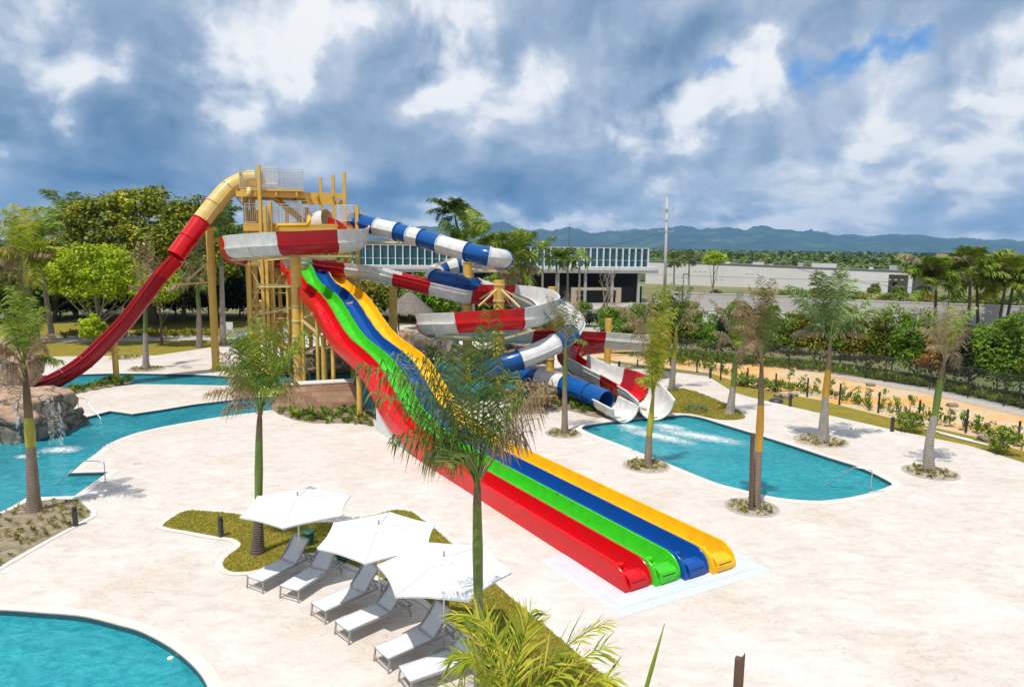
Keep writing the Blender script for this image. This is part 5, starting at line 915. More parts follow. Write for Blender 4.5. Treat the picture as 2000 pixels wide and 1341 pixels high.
# ================================================================== ROCKS AND WALL
def rock(mb, c, r, seed, n=4, rough=.28):
    bm = bmesh.new(); bmesh.ops.create_icosphere(bm, subdivisions=n, radius=1.0); vs = []
    for v in bm.verts:
        p = v.co.copy(); q = Vector((max(-.78, min(.78, p.x)), max(-.78, min(.78, p.y)), max(-.7, min(.62, p.z))))/.78
        f = 1+rough*noise.fractal(p*1.5+Vector((seed*3.1, seed, 0)), 1, 2, 5)+rough*.3*noise.noise(p*5+Vector((seed, 0, 0))); vs.append((c[0]+q.x*f*r[0], c[1]+q.y*f*r[1], c[2]+q.z*f*r[2]))
    fs = [tuple(v.index for v in f.verts) for f in bm.faces]; bm.free(); mb.add(vs, fs)
def rockobj(label, px, py, D, r, seed, mat='rock', group='artificial rocks around the river'):
    c = at(px, py, D); mb = MB(); rock(mb, c, r, seed); tag(mb.build('rock', M[mat], None, (c.x, c.y, 0), smooth=True), label, 'rock', group)
rockobj('wide pink rock slab with water spilling over its rim, at the left edge', 28, 795, 35.2, (2.25,1.6,.98), 1)
rockobj('grey rock face under the pink slab standing in the water', 25, 855, 34.9, (2.3,1.5,1.3), 2, 'rock_grey')
rockobj('squared rock step at the right end of the left rock group', 122, 818, 36.8, (.85,.95,.62), 3, 'rock_tan')
rockobj('grey foot of the squared rock step at the waterline', 122, 842, 36.7, (.95,1.0,.35), 4, 'rock_grey')
rockobj('tall pink boulder behind the slab, left of the slide foot', 14, 718, 42.0, (1.5,1.3,1.25), 5)
rockobj('rounded boulder cap on top of the tall left boulder', -8, 680, 42.6, (1.3,1.2,.65), 6)
rockobj('tan boulder squeezed against the left frame edge', -30, 760, 38.5, (1.6,1.5,1.4), 7, 'rock_tan')
for i, (x, y, D, r, s, m, lb) in enumerate(((1000,672,58,(1.7,1.2,1.25),11,'rock','pink boulder behind the lower loop, right of the ringed post'),(1040,690,56,(1.4,1,.8),12,'rock_tan','low tan rock at the water behind the blue tube'),(960,700,58,(1.2,1,1.3),13,'rock_tan','tan rock in shade behind the middle post'),(905,705,60,(1.6,1.2,1.6),14,'rock_grey','dark rock under the lower loop'),(850,680,62,(2.0,1.3,1.8),15,'rock_grey','rock with the small waterfall behind the yellow lane'),(800,660,64,(1.3,1.0,.9),16,'rock','pinkish rock beyond the yellow lane'),(600,700,52,(1.3,1,.5),17,'rock_tan','flat rubble rock between the tower posts'),(655,705,51,(1.2,1,.45),18,'rock_tan','flat rubble rock under the red lane'),(690,698,54,(1.1,1,.55),19,'rock','pinkish rubble rock under the green lane'),(575,712,53,(.9,.8,.35),20,'rock','small rubble rock beside the thick post'),(640,690,56,(1.6,1.2,.6),21,'rock_tan','rubble rock furthest back beneath the tower'))): rockobj(lb, x, y, D, r, s, m, 'rocks behind the slides')
sheetG([(556,732),(694,725.6),(800,706),(760,690),(600,695),(540,715)], 'rubble_ground', 'soil', .02)
def fall(label, a, b, w, D0, D1, seed, z=False):
    t = MB(); p0, p1 = at(*a, D0), at(*b, D1); n = 14; m = 16; rg = random.Random(seed); vs = []
    for i in range(n+1):
        u = i/n; c = p0.lerp(p1, u); c.z = p0.z+(p1.z-p0.z)*u**1.5; ww = w*(.8+.5*u)
        for j in range(m+1): vs.append((c.x+ww*(j/m-.5), c.y+.06*math.sin(j*2.3+seed)-.1*u, c.z+.03*math.cos(j*1.7)))
    t.add(vs, [(i*(m+1)+j, i*(m+1)+j+1, (i+1)*(m+1)+j+1, (i+1)*(m+1)+j) for i in range(n) for j in range(m)])
    for _ in range(260):
        u = rg.random()**.7; c = p0.lerp(p1, u); c.z = p0.z+(p1.z-p0.z)*u**1.5; s = rg.uniform(.008, .02); x = c.x+rg.gauss(0, w*.35*(1+u)); y = c.y-.1+rg.gauss(0, .1); z_ = c.z+rg.gauss(0, .05)
        t.add([(x-s, y, z_), (x+s, y, z_), (x, y, z_+s*4)], [(0, 1, 2)])
    tag(t.build('waterfall', M['fall'], None, p1, smooth=True), label, 'waterfall', kind='stuff')
fall('main sheet of water falling from the pink rock slab into the river', (92,772), (113,868), .62, 33.3, 32.6, 1)
fall('thin trickle of water at the left part of the rock slab', (30,790), (42,880), .12, 33.3, 32.6, 2)
fall('thin trickle of water at the right corner of the rock slab', (112,785), (127,850), .12, 34.4, 34.0, 3)
fall('small waterfall on the rocks behind the yellow lane', (845,662), (850,722), .8, 60.2, 59.6, 4)
def foam(label, pts, z, seed, sm=4, n=26):
    """foam patch: grid over an ellipse given by centre, half sizes and angle, faded at its rim"""
    c, rx, ry, ang = pts; mb = MB(); vs = []; fd = []
    for i in range(n+1):
        for j in range(n+1):
            u, v = i/n*2-1, j/n*2-1; x, y = u*rx, v*ry; d = math.hypot(u, v); h = .05*noise.noise(Vector((x*4, y*4, seed)))*max(0, 1-d)+.06*max(0, 1-d*2.2)
            vs.append((c.x+x*math.cos(ang)-y*math.sin(ang), c.y+x*math.sin(ang)+y*math.cos(ang), z+.012+max(0, h))); fd.append(max(0, 1-d)**.8)
    mb.add(vs, [(i*(n+1)+j, (i+1)*(n+1)+j, (i+1)*(n+1)+j+1, i*(n+1)+j+1) for i in range(n) for j in range(n)])
    o = mb.build('foam', M['foam'], None, (c.x, c.y, z), smooth=True); a = o.data.attributes.new('fade', 'FLOAT', 'POINT'); a.data.foreach_set('value', fd); tag(o, label, 'foam', kind='stuff')
foam('white splash where the waterfall meets the river', (G(118,872), 1.35, .9, .1), WZ, 1); foam('small splash of foam at the thin left trickle', (G(50,885), .8, .45, 0), WZ, 2)
foam('white churned water below the tube slide outlet', (G(1285,846), 3.2, 1.0, -.75), WZ, 3); foam('white churned water below the open slide outlet', (G(1365,846), 3.6, 1.1, -.6), WZ, 4)
foam('burst of foam right at the tube slide outlet', (G(1232,828), 1.2, .8, -.7), WZ, 6); foam('burst of foam right at the open slide outlet', (G(1305,828), 1.4, .9, -.6), WZ, 7)
# stone block wall
A, B = G(524,799), G(705,795); A = Vector((A.x, A.y, 0)); B = Vector((B.x, B.y, 0)); e = (B-A).normalized(); q = Vector((-e.y, e.x, 0)); H = 1.5; mb = MB()
v = [A, B, B+q*1.3, A+q*1.3]; t_ = [A+e*.75+q*.25+Vector((0,0,H-.12)), B-e*.45+q*.25+Vector((0,0,H+.05)), B-e*.45+q*1.1+Vector((0,0,H+.05)), A+e*.75+q*1.1+Vector((0,0,H-.12))]
mb.add([p-Vector((0,0,.2)) if i < 4 else p for i, p in enumerate(v+t_)], [(3,2,1,0),(4,5,6,7),(0,1,5,4),(1,2,6,5),(2,3,7,6),(3,0,4,7)])
w_ = thing('block_wall', 'reddish tan wall of large stone blocks between the two water channels', 'wall', A); mb.build('blocks', M['brick'], w_)
cp = MB(); cp.add([t_[0]-q*.04, t_[1]-q*.04, t_[2]+q*.04, t_[3]+q*.04]+[p+Vector((0,0,.07)) for p in (t_[0]-q*.04, t_[1]-q*.04, t_[2]+q*.04, t_[3]+q*.04)], [(3,2,1,0),(4,5,6,7),(0,1,5,4),(1,2,6,5),(2,3,7,6),(3,0,4,7)]); cp.build('cap', M['coping'], w_)
# ================================================================== POOLSIDE THINGS
def copy_tree(o, parent=None):
    c = o.copy(); COL.objects.link(c); c.parent = parent
    for ch in [x for x in bpy.data.objects if x.parent == o]: copy_tree(ch, c)
    return c
def make_umbrella():
    t = thing('umbrella', 'x', 'umbrella', (0, 0, 0), 'white umbrellas over the loungers'); r, zr, za = 1.66, 2.25, 2.50; n = 6; sub = 10
    vs = [(0, 0, za)]; fs = []; V = [Vector((r*math.cos(R(-82+60*i)), r*math.sin(R(-82+60*i)), zr)) for i in range(n)]
    rows = 7
    for j in range(1, rows+1):
        u = j/rows
        for i in range(n):
            for k in range(sub):
                f = k/sub; p = V[i].lerp(V[(i+1) % n], f)*1.0; sag = math.sin(math.pi*f); x, y = p.x*u*(1-.045*sag*u), p.y*u*(1-.045*sag*u); z = za+(zr-za)*(u**1.12)-.05*sag*u*(1-u)*1.2+.004*math.sin(9*f+i)*u; vs.append((x, y, z))
    m = n*sub
    fs += [(0, 1+i, 1+(i+1) % m) for i in range(m)]; fs += [(1+j*m+i, 1+(j+1)*m+i, 1+(j+1)*m+(i+1) % m, 1+j*m+(i+1) % m) for j in range(rows-1) for i in range(m)]
    mb = MB(); mb.add(vs, fs); e0 = 1+(rows-1)*m; mb.add([vs[e0+i] for i in range(m)]+[(vs[e0+i][0]*.995, vs[e0+i][1]*.995, vs[e0+i][2]-.05) for i in range(m)], [(i, i+m, (i+1) % m+m, (i+1) % m) for i in range(m)])
    cn = mb.build('canopy', M['canvas'], t, local=True)
    for i in range(n): p_ = V[i]; MB().tube([Vector((p_.x*u, p_.y*u, za+(zr-za)*u**1.12+.006)) for u in (.1, .4, .7, 1.0)], .009, 5).build('seam', M['pole'], cn, local=True)
    vt = MB(); w = [(0, 0, za+.07)]+[(.30*math.cos(R(-82+60*i)), .30*math.sin(R(-82+60*i)), za-.035) for i in range(n)]; vt.add(w, [(0, 1+i, 1+(i+1) % n) for i in range(n)]); vt.build('vent', M['canvas'], cn, local=True)
    MB().tube([(0, 0, 0), (0, 0, za+.02)], .024, 12).build('pole', M['pole'], t, local=True, smooth=True)
    MB().lathe((0, 0, za+.05), [(.001, .15), (.028, .13), (.022, .07), (.03, 0)], 10).build('finial', M['frame'], t, local=True)
    for i in range(n):
        b = MB(); b.beam((0, 0, za-.03), V[i]*.985+Vector((0, 0, -.02-0)), .018, .03); b.beam((0, 0, za-.55), (V[i]*.5)+Vector((0, 0, (za-.045)-V[i].z*.5-(za-zr)*.5)), .014); b.build('rib', M['pole'], t, local=True)
    MB().lathe((0, 0, za-.57), [(.05, 0), (.05, .08), (.025, .1)], 10).build('runner', M['pole'], t, local=True)
    MB().lathe((0, 0, 0), [(.001, .05), (.24, .045), (.25, 0)], 20).build('base', M['frame'], t, local=True)
    return t
u0 = make_umbrella()
for i, ((x, y), a, lb) in enumerate((((586,1125),-4,'white umbrella standing furthest back, left of the three'),((742,1197),-8,'middle white umbrella of the three, the lawn curving behind it'),((867,1277),17,'nearest white umbrella, partly shadowed by the palm fronds beside it'))):
    u = u0 if i == 0 else copy_tree(u0); u.location = G(x, y); u.rotation_euler.z = R(a); u['label'] = lb
def make_lounger():
    t = thing('sun_lounger', 'x', 'sun lounger', (0, 0, 0), 'grey sun loungers under the umbrellas'); W2, Hs, L, hx_ = .33, .36, 1.30, 1.28; an = R(47); bl = .78
    f = MB()
    for sy in (-1, 1):
        f.beam((0, sy*W2, Hs), (1.98, sy*W2, Hs-.02), .035, .05)
        for x in (.04, 1.86): f.beam((x, sy*W2, Hs), (x+(-.05 if x < 1 else .08), sy*W2, .0), .035, .04)
    for x in (.02, .65, 1.28, 1.96): f.beam((x, -W2, Hs-.01), (x, W2, Hs-.01), .035)
    f.beam((-.02, -W2, .16), (-.02, W2, .16), .025); f.beam((1.92, -W2, .16), (1.92, W2, .16), .025)
    f.build('frame', M['frame'], t, local=True)
    s = MB(); n = 12; vs = []
    for i in range(n+1):
        x = .0+hx_*i/n
        for j in range(7): v_ = j/6*2-1; vs.append((x, v_*(W2-.005), Hs+.032-.022*(1-v_*v_)))
    s.add(vs, [(i*7+j, (i+1)*7+j, (i+1)*7+j+1, i*7+j+1) for i in range(n) for j in range(6)]); o = s.build('seat', M['mesh_fabric'], t, local=True, smooth=True); m = o.modifiers.new('t', 'SOLIDIFY'); m.thickness = .012
    s = MB(); vs = []
    for i in range(n+1):
        d = bl*i/n; c_ = .05*math.sin(math.pi*i/n)
        for j in range(7): v_ = j/6*2-1; sg_ = .025*(1-v_*v_)+c_*.6; vs.append((hx_+d*math.cos(an)+sg_*math.sin(an), v_*(W2-.005), Hs+.035+d*math.sin(an)-sg_*math.cos(an)))
    s.add(vs, [(i*7+j, (i+1)*7+j, (i+1)*7+j+1, i*7+j+1) for i in range(n) for j in range(6)]); o = s.build('backrest', M['mesh_fabric'], t, local=True, smooth=True); m = o.modifiers.new('t', 'SOLIDIFY'); m.thickness = .012
    b = MB(); top = (hx_+bl*math.cos(an), Hs+.03+bl*math.sin(an))
    for sy in (-1, 1): b.beam((hx_, sy*W2, Hs+.02), (top[0], sy*W2, top[1]), .03, .035); b.beam((hx_+.42*math.cos(an), sy*(W2-.05), Hs+.42*math.sin(an)), (1.78, sy*(W2-.05), Hs-.02), .025)
    b.beam((top[0], -W2, top[1]), (top[0], W2, top[1]), .03); b.beam((1.78, -W2, Hs-.02), (1.78, W2, Hs-.02), .025); b.build('backrest_frame', M['frame'], t, local=True)
    return t
l0 = make_lounger()
LG = [((498,1153),(603,1098),'grey lounger furthest left, the leftmost umbrella pole in front of it'),((565,1172),(655,1112),'second grey lounger from the left, green bin behind its headrest'),((622,1210),(730,1160),'third grey lounger from the left, beside the middle umbrella pole'),((668,1248),(775,1200),'fourth grey lounger from the left, its headrest under the nearest canopy'),((745,1302),(862,1250),'fifth grey lounger from the left, beside the nearest umbrella pole'),((790,1345),(905,1305),'grey lounger nearest the camera, partly hidden by yellow green fronds')]
for i, (a, b, lb) in enumerate(LG):
    o = l0 if i == 0 else copy_tree(l0); A, B = G(*a), G(*b); d = B-A; o.location = A; o.rotation_euler.z = math.atan2(d.y, d.x); o['label'] = lb
def handrail(label, a, b, c, hz_=.85):
    """post foot a, post/top bend, lower end b in the water"""
    A = G(*a); E_ = G(*b, -.3); t = thing('handrail', label, 'handrail', A, 'stainless pool handrails'); K = A+Vector((0, 0, hz_)); S_ = A.lerp(Vector((E_.x, E_.y, 0)), c); S_.z = hz_+.04
    pts = crom([A, A+Vector((0, 0, hz_*.5)), K-Vector((0, 0, .08)), K.lerp(S_, .12)+Vector((0, 0, .03)), S_, S_.lerp(E_, .2), E_], 5); MB().tube(pts, .022, 8).build('rail', M['inox'], t, smooth=True)
    MB().lathe(A, [(.06, 0), (.06, .02), (.03, .03)], 12).build('flange', M['inox'], t)
handrail('steel handrail on the near bank of the river by the left steps', (206,941), (104,952), .38)
handrail('pale steel handrail at the far river steps beside the rock', (154,804), (201,822), .3, .8)
handrail('steel handrail at the right end of the splash pool', (1700,957), (1603,954), .35)
def bollard(label, x, y, h=.62, r=.075, tilt=0):
    A = G(x, y); t = thing('bollard_light', label, 'bollard', A, 'dark bollard lights'); MB().tube([A, A+Vector((0, 0, h-.1))], r, 14).build('body', M['darksteel'], t, smooth=True, auto=40)
    MB().lathe(A, [(r*.7, h-.1), (r*.7, h-.05), (r*1.08, h-.05), (r*1.08, h), (.001, h+.015)], 14).build('head', M['darksteel'], t)
for x, y, lb in ((148,1027,'dark bollard at the tip of the left planting bed'),(432,1048,'dark bollard on the edge of the curved lawn'),(1543,793,'dark bollard on the lawn strip beside the sandy bank'),(1387,738,'dark bollard where the lawn strip narrows'),(1209,724,'dark bollard behind the start of the right slide run'),(1742,842,'dark bollard beside the sprawling shrub')): bollard(lb, x, y, .8 if y < 850 else .72, .10 if y < 850 else .085)
def bin_(label, x, y):
    A = G(x, y); t = thing('green_bin', label, 'bin', A, 'small green bins on the lawn'); MB().lathe(A, [(.15, 0), (.19, .42), (.19, .44)], 20).build('body', M['bin'], t, smooth=True, auto=40); MB().lathe(A, [(.205, .43), (.205, .49), (.17, .52), (.001, .53)], 20).build('lid', M['bin'], t, smooth=True, auto=40)
bin_('dark green round bin behind the leftmost lounger', 603, 1064); bin_('dark green round bin behind the second lounger', 668, 1097)
def frame_light(label, x, y, ang, name='skimmer', z=-.12, s=(.62,.04,.3)):
    A = G(x, y, z); t = thing(name, label, name.replace('_', ' '), (A.x, A.y, A.z), None); a = R(ang); d = Vector((math.cos(a), math.sin(a), 0)); mb = MB()
    for q_, sz in ((d*(s[0]/2), (.05, s[1], s[2])), (-d*(s[0]/2), (.05, s[1], s[2])), (Vector((0, 0, s[2]/2)), (s[0]+.05, s[1], .05)), (Vector((0, 0, -s[2]/2)), (s[0]+.05, s[1], .05))): mb.box(A+q_, sz, a)
    mb.build('frame', M['plastic_white'], t); MB().box(A, (s[0]-.05, .015, s[2]-.05), a).build('flap', M['tile'], t)
frame_light('white framed skimmer opening in the wall of the round pool', 257, 1231, -28, z=-.14, s=(.36,.06,.17)); frame_light('white framed skimmer opening at the left end of the splash pool', 1170, 829, 12, z=-.13, s=(.5,.06,.18))
A = G(333, 1284, WZ); tag(MB().lathe((A.x, A.y, A.z-.0), [(.001, .035), (.05, .03), (.075, .012), (.08, .004)], 14).build('pool_float', M['plastic_white'], None, A, smooth=True), 'small white float on the water of the round pool', 'float')
for i, (x, y) in enumerate(((208,872),(216,867),(268,905),(1706,961),(1720,959))):
    A = G(x, y); tag(MB().box((A.x, A.y, .012), (.34, .16, .012), R(35 if x < 500 else 12)).build('drain_cover', M['concrete'], None, (A.x, A.y, 0)), ['small drain cover on the river coping, left one of a pair','small drain cover on the river coping, right one of a pair','lone drain cover on the deck near the river','drain cover left at the end of the splash pool','drain cover right at the end of the splash pool'][i], 'drain cover')
# prop and broken stake
b0, b1 = G(1466,1004), at(1470, 845, 25.6); t = thing('wooden_prop', 'dark wooden plank propping the palm with the orange shaft', 'prop', b0); MB().beam(b0, b1, .12, .16).build('plank', M['wood'], t); MB().box(b0+Vector((0, 0, .08)), (.16, .16, .18)).build('foot', M['galv'], t)
p0 = at(1436, 1430, 9.6); p1 = at(1439, 1275, 9.6); mb = MB(); mb.tube([(p0.x, p0.y, 0), (p0.x, p0.y, p1.z-.12)], .075, 9)
k0 = len(mb.v); rg = random.Random(4); mb.add([(p0.x+.075*math.cos(i*.7), p0.y+.075*math.sin(i*.7), p1.z-.12+(.14 if i in (0, 8) else rg.uniform(.02, .09))) for i in range(9)]+[(p0.x+.075*math.cos(i*.7), p0.y+.075*math.sin(i*.7), p1.z-.12) for i in range(9)]+[(p0.x, p0.y, p1.z-.10)], [(i, (i+1) % 9, (i+1) % 9+9, i+9) for i in range(9)]+[(i, 18, (i+1) % 9) for i in range(9)])
tag(mb.build('wooden_stake', M['wood'], None, (p0.x, p0.y, 0)), 'broken reddish brown wooden stake at the bottom edge', 'stake')
# dark posts along the planted bank
for i, (x, yt, yb) in enumerate(((1245,702,714),(1262,690,708),(1309,696,714),(1361,697,726),(1407,708,742),(1459,719,752),(1514,730,765),(1576,739,775),(1639,750,790),(1715,766,806),(1794,782,820),(1886,800,845),(1988,823,863))):
    A = G(x, yb, -.03); z = at(x, yt, A.y).z; t = MB(); t.box((A.x, A.y, (z-.1)/2), (.085, .085, z+.1), .2); t.lathe((A.x, A.y, z-.0), [(.065, 0), (.06, .03), (.001, .05)], 6)
    tag(t.build('fence_post', M['darksteel'], None, A), f'dark square fence post on the planted bank, {ORD[i]} from the left', 'post', 'dark posts on the planted bank')
# chain link fence
FL = [(1205,690,655),(1262,696,658),(1330,703,664),(1400,708,668),(1470,716,672),(1540,722,676),(1620,731,685),(1690,740,692),(1728,747,697),(1815,762,708),(1890,778,718),(1960,794,730),(2040,812,742),(2140,835,760)]
ft = thing('wire_fence', 'tall chain link fence with dark posts in front of the shrubs', 'fence', G(1620, 731)); PO = []
for x, yb, yt in FL: A = G(x, yb, -.05); PO.append((A, max(1.9, at(x, yt, A.y).z)))
for A, z in PO: MB().tube([(A.x, A.y, -.05), (A.x, A.y, z), (A.x+.15, A.y-.2, z+.28)], .035, 8).build('post', M['darksteel'], ft, smooth=True)
mb = MB()
for (A, z), (B, w) in zip(PO, PO[1:]): mb.add([(A.x, A.y, 0), (B.x, B.y, 0), (B.x, B.y, w), (A.x, A.y, z)], [(0, 1, 2, 3)])
mb.build('wire_mesh', M['fence_mesh'], ft); mb = MB()
for (A, z), (B, w) in zip(PO, PO[1:]):
    for k in (1.0, .5): mb.beam((A.x, A.y, z*k), (B.x, B.y, w*k), .02)
mb.build('top_wire', M['wire'], ft)
# coiled hose, blue buckets, pots, pipes, stones by the bank
A = G(1360, 802); hp = [Vector((A.x+(.55-.02*i*.1+.1*math.sin(i*.9))*math.cos(i*.35)*1.3, A.y+(.6+.1*math.cos(i*.5))*math.sin(i*.35), .05+.004*i)) for i in range(90)]
tag(MB().tube(hp, .02, 5).build('garden_hose', M['hose'], None, A), 'coiled green hose lying on the dry lawn', 'hose')
A = G(1516, 784); tag(MB().lathe(A, [(.45, -.02), (.42, .14), (.25, .2), (.001, .2)], 16).build('valve_cover', M['darksteel'], None, A, smooth=True), 'low black cover on the soil at the edge of the path', 'cover')
for i, (x, y) in enumerate(((1840,846),(1870,855))):
    A, B = G(x-35, y-9, .03), G(x+60, y+14, .03); tag(MB().tube([A, B], .06, 8).build('pipe', M['plastic_white'], None, A, smooth=True), ['white pipe lying on the lawn strip, left one of two','white pipe lying on the lawn strip, right one of two'][i], 'pipe')
for i, (x, y, s) in enumerate(((1535,776,.4),(1548,772,.3),(1522,774,.3),(1925,858,.35),(1640,768,.25),(1860,792,.3),(1700,752,.3))):
    A = G(x, y); mb = MB(); rock(mb, (A.x, A.y, s*.2), (s, s*.8, s*.4), 40+i, 3); tag(mb.build('stone', M['rock_tan'], None, (A.x, A.y, 0), smooth=True), f'loose tan stone beside the sandy track, {ORD[i]} in the row', 'stone', 'loose stones by the track')
# far terrace behind the steep slide: parasols, beds, a sign board
def small_lounger(label, px, py, ang, mat):
    A = G(px, py); t = thing('lounge_chair', label, 'lounge chair', A, 'loungers on the far terrace'); a = R(ang); d = Vector((math.cos(a), math.sin(a), 0)); s = Vector((-d.y, d.x, 0)); mb = MB(); Z = Vector((0, 0, 1))
    mb.box(A+d*.6+Z*.36, (1.3, .66, .08), a); mb.build('seat', M[mat], t); m2 = MB(); m2.add([A+d*1.25+s*.33+Z*.38, A+d*1.25-s*.33+Z*.38, A+d*1.7-s*.33+Z*.95, A+d*1.7+s*.33+Z*.95, A+d*1.32+s*.33+Z*.34, A+d*1.32-s*.33+Z*.34, A+d*1.77-s*.33+Z*.9, A+d*1.77+s*.33+Z*.9], [(3,2,1,0),(4,5,6,7),(0,1,5,4),(1,2,6,5),(2,3,7,6),(3,0,4,7)]); m2.build('backrest', M[mat], t)
    for x in (.1, 1.5):
        for y in (-.28, .28): MB().beam(A+d*x+s*y, A+d*x+s*y+Z*.34, .05).build('leg', M['plastic_white'], t)
for x, y, a, m, lb in ((466,664,60,'bluecloth','blue covered lounge chair just right of the palm trunk'),(482,662,65,'bluecloth','blue covered lounge chair behind the tower stairs'),(500,660,70,'bluecloth','blue covered lounge chair right of the stair posts'),(518,662,60,'plastic_white','white lounge chair behind the tower'),(8,668,40,'bluecloth','blue covered lounge chair behind the left boulder')): small_lounger(lb, x, y, a, m)
A = G(449, 655); t = thing('sign_board', 'plain white board standing by the terrace, right of the grey palm trunk', 'board', A); z = at(449, 630, A.y).z; MB().box((A.x, A.y, z-.35), (.75, .05, .85)).build('panel', M['plastic_white'], t)
for s in (-.3, .3): MB().beam((A.x+s, A.y, 0), (A.x+s, A.y, z-.5), .05).build('leg', M['plastic_white'], t)
# thatched hut
A = G(800, 640); A = Vector((at(800,640,78).x, 78, 0)); t = thing('thatched_hut', 'grey thatched roof hut behind the yellow lane', 'hut', A); mb = MB(); zt = at(792, 570, 78).z; ze = at(792, 606, 78).z
mb.lathe(A, [(.02, zt), (.5, zt-.15), (2.6, ze+.05), (2.75, ze-.15), (2.5, ze-.1)], 20); rg = random.Random(8)
for _ in range(900):
    a = rg.uniform(0, 6.28); u = rg.random(); r = .3+2.35*u; z = zt-.1+(ze-zt)*u+.1; d = Vector((math.cos(a), math.sin(a), 0)); p = A+d*r+Vector((0, 0, z)); w = Vector((-d.y, d.x, 0))*.06; b = len(mb.v); mb.v += [tuple(p-w), tuple(p+w), tuple(p+d*.35+Vector((0, 0, -.28)))]; mb.f.append((b, b+1, b+2))
mb.build('roof', M['thatch'], t)
for a in (.8, 2.4, 3.9, 5.5): MB().tube([A+Vector((2*math.cos(a), 2*math.sin(a), 0)), A+Vector((2*math.cos(a), 2*math.sin(a), ze+.1))], .09, 8).build('post', M['wood'], t, smooth=True)
# ================================================================== BUILDINGS
def glasshall():
    xs = [(690,118.),(1265,130.)]; a = Vector((at(690,500,118).x, 118, 0)); b = Vector((at(1265,500,130).x, 130, 0)); e = (b-a).normalized(); q = Vector((-e.y, e.x, 0)); L = (b-a).length
    zt = 9.95; zb = 6.6; zf = 5.5; t = thing('glass_hall', 'modern hall with tinted glass box and white vertical fins above an open ground floor', 'building', a); az = math.atan2(e.y, e.x)
    def bx(s0, s1, d0, d1, z0, z1, name, mat, par=None):
        c = a+e*(s0+s1)/2+q*(d0+d1)/2; return MB().box((c.x, c.y, (z0+z1)/2), (s1-s0, d1-d0, z1-z0), az).build(name, M[mat], par or t)
    g = bx(0, L, 0, 22, zb, zt, 'glass_box', 'glass'); bx(-.2, L+.2, -.12, 22.1, zt, zt+.18, 'parapet', 'bgrey'); bx(-2, L+1, -3.0, 24, zf, zb-.01, 'fascia', 'bwhite')
    bx(-2, L+.8, -3.15, -3.0, zf+.50, zf+.56, 'fascia_line', 'bgrey'); bx(2, L-.2, 3, 20, -.1, zf-.01, 'ground_floor_shade', 'dark_int')  # near-black block: shade of the open ground floor put into its colour
    n = int(L/1.27)
    for i in range(n+1): bx(L-i*1.27-.075, L-i*1.27+.075, -.5, -.003, zb, zt+.05, 'fin', 'fin')
    bx(0, L, -.06, -.004, zb+1.15, zb+1.2, 'transom', 'fin')
    for s in [L-2.6-5.2*i for i in range(10)]:
        if s > 0: bx(s-.22, s+.22, -2.5, -2.05, -.1, zf-.01, 'column', 'bgrey')
    bx(L-17.5, L-1.5, -1.4, -1.0, -.1, 3.0, 'screen_wall', 'dark_int'); bx(L-16.5, L-7.2, -5.4, -4.9, 2.55, 3.0, 'porch_beam', 'tan'); bx(L-16.5, L-15.6, -5.4, -4.9, -.1, 2.54, 'porch_post', 'tan'); bx(L-8.1, L-7.2, -5.4, -4.9, -.1, 2.54, 'porch_post', 'tan')
    def txt(s, px, py, h):
        fd = bpy.data.curves.new('lettering', 'FONT'); fd.body = s; fd.size = h; fd.extrude = .02; ob = bpy.data.objects.new('tmp', fd); COL.objects.link(ob); bpy.context.view_layer.update()
        me = bpy.data.meshes.new_from_object(ob); bpy.data.objects.remove(ob); return me
    p = at(1137, 509, 124); s = (p-a).dot(e); me = txt('LIVE', 0, 0, 1.15); o = bpy.data.objects.new('lettering', me); COL.objects.link(o); me.materials.append(M['ltwhite']); o.parent = t; o.location = (a+e*s-q*.56)-a+Vector((0, 0, at(1137,509,124).z)); o.rotation_euler = (R(90), 0, az)
    return txt
txt = glasshall()
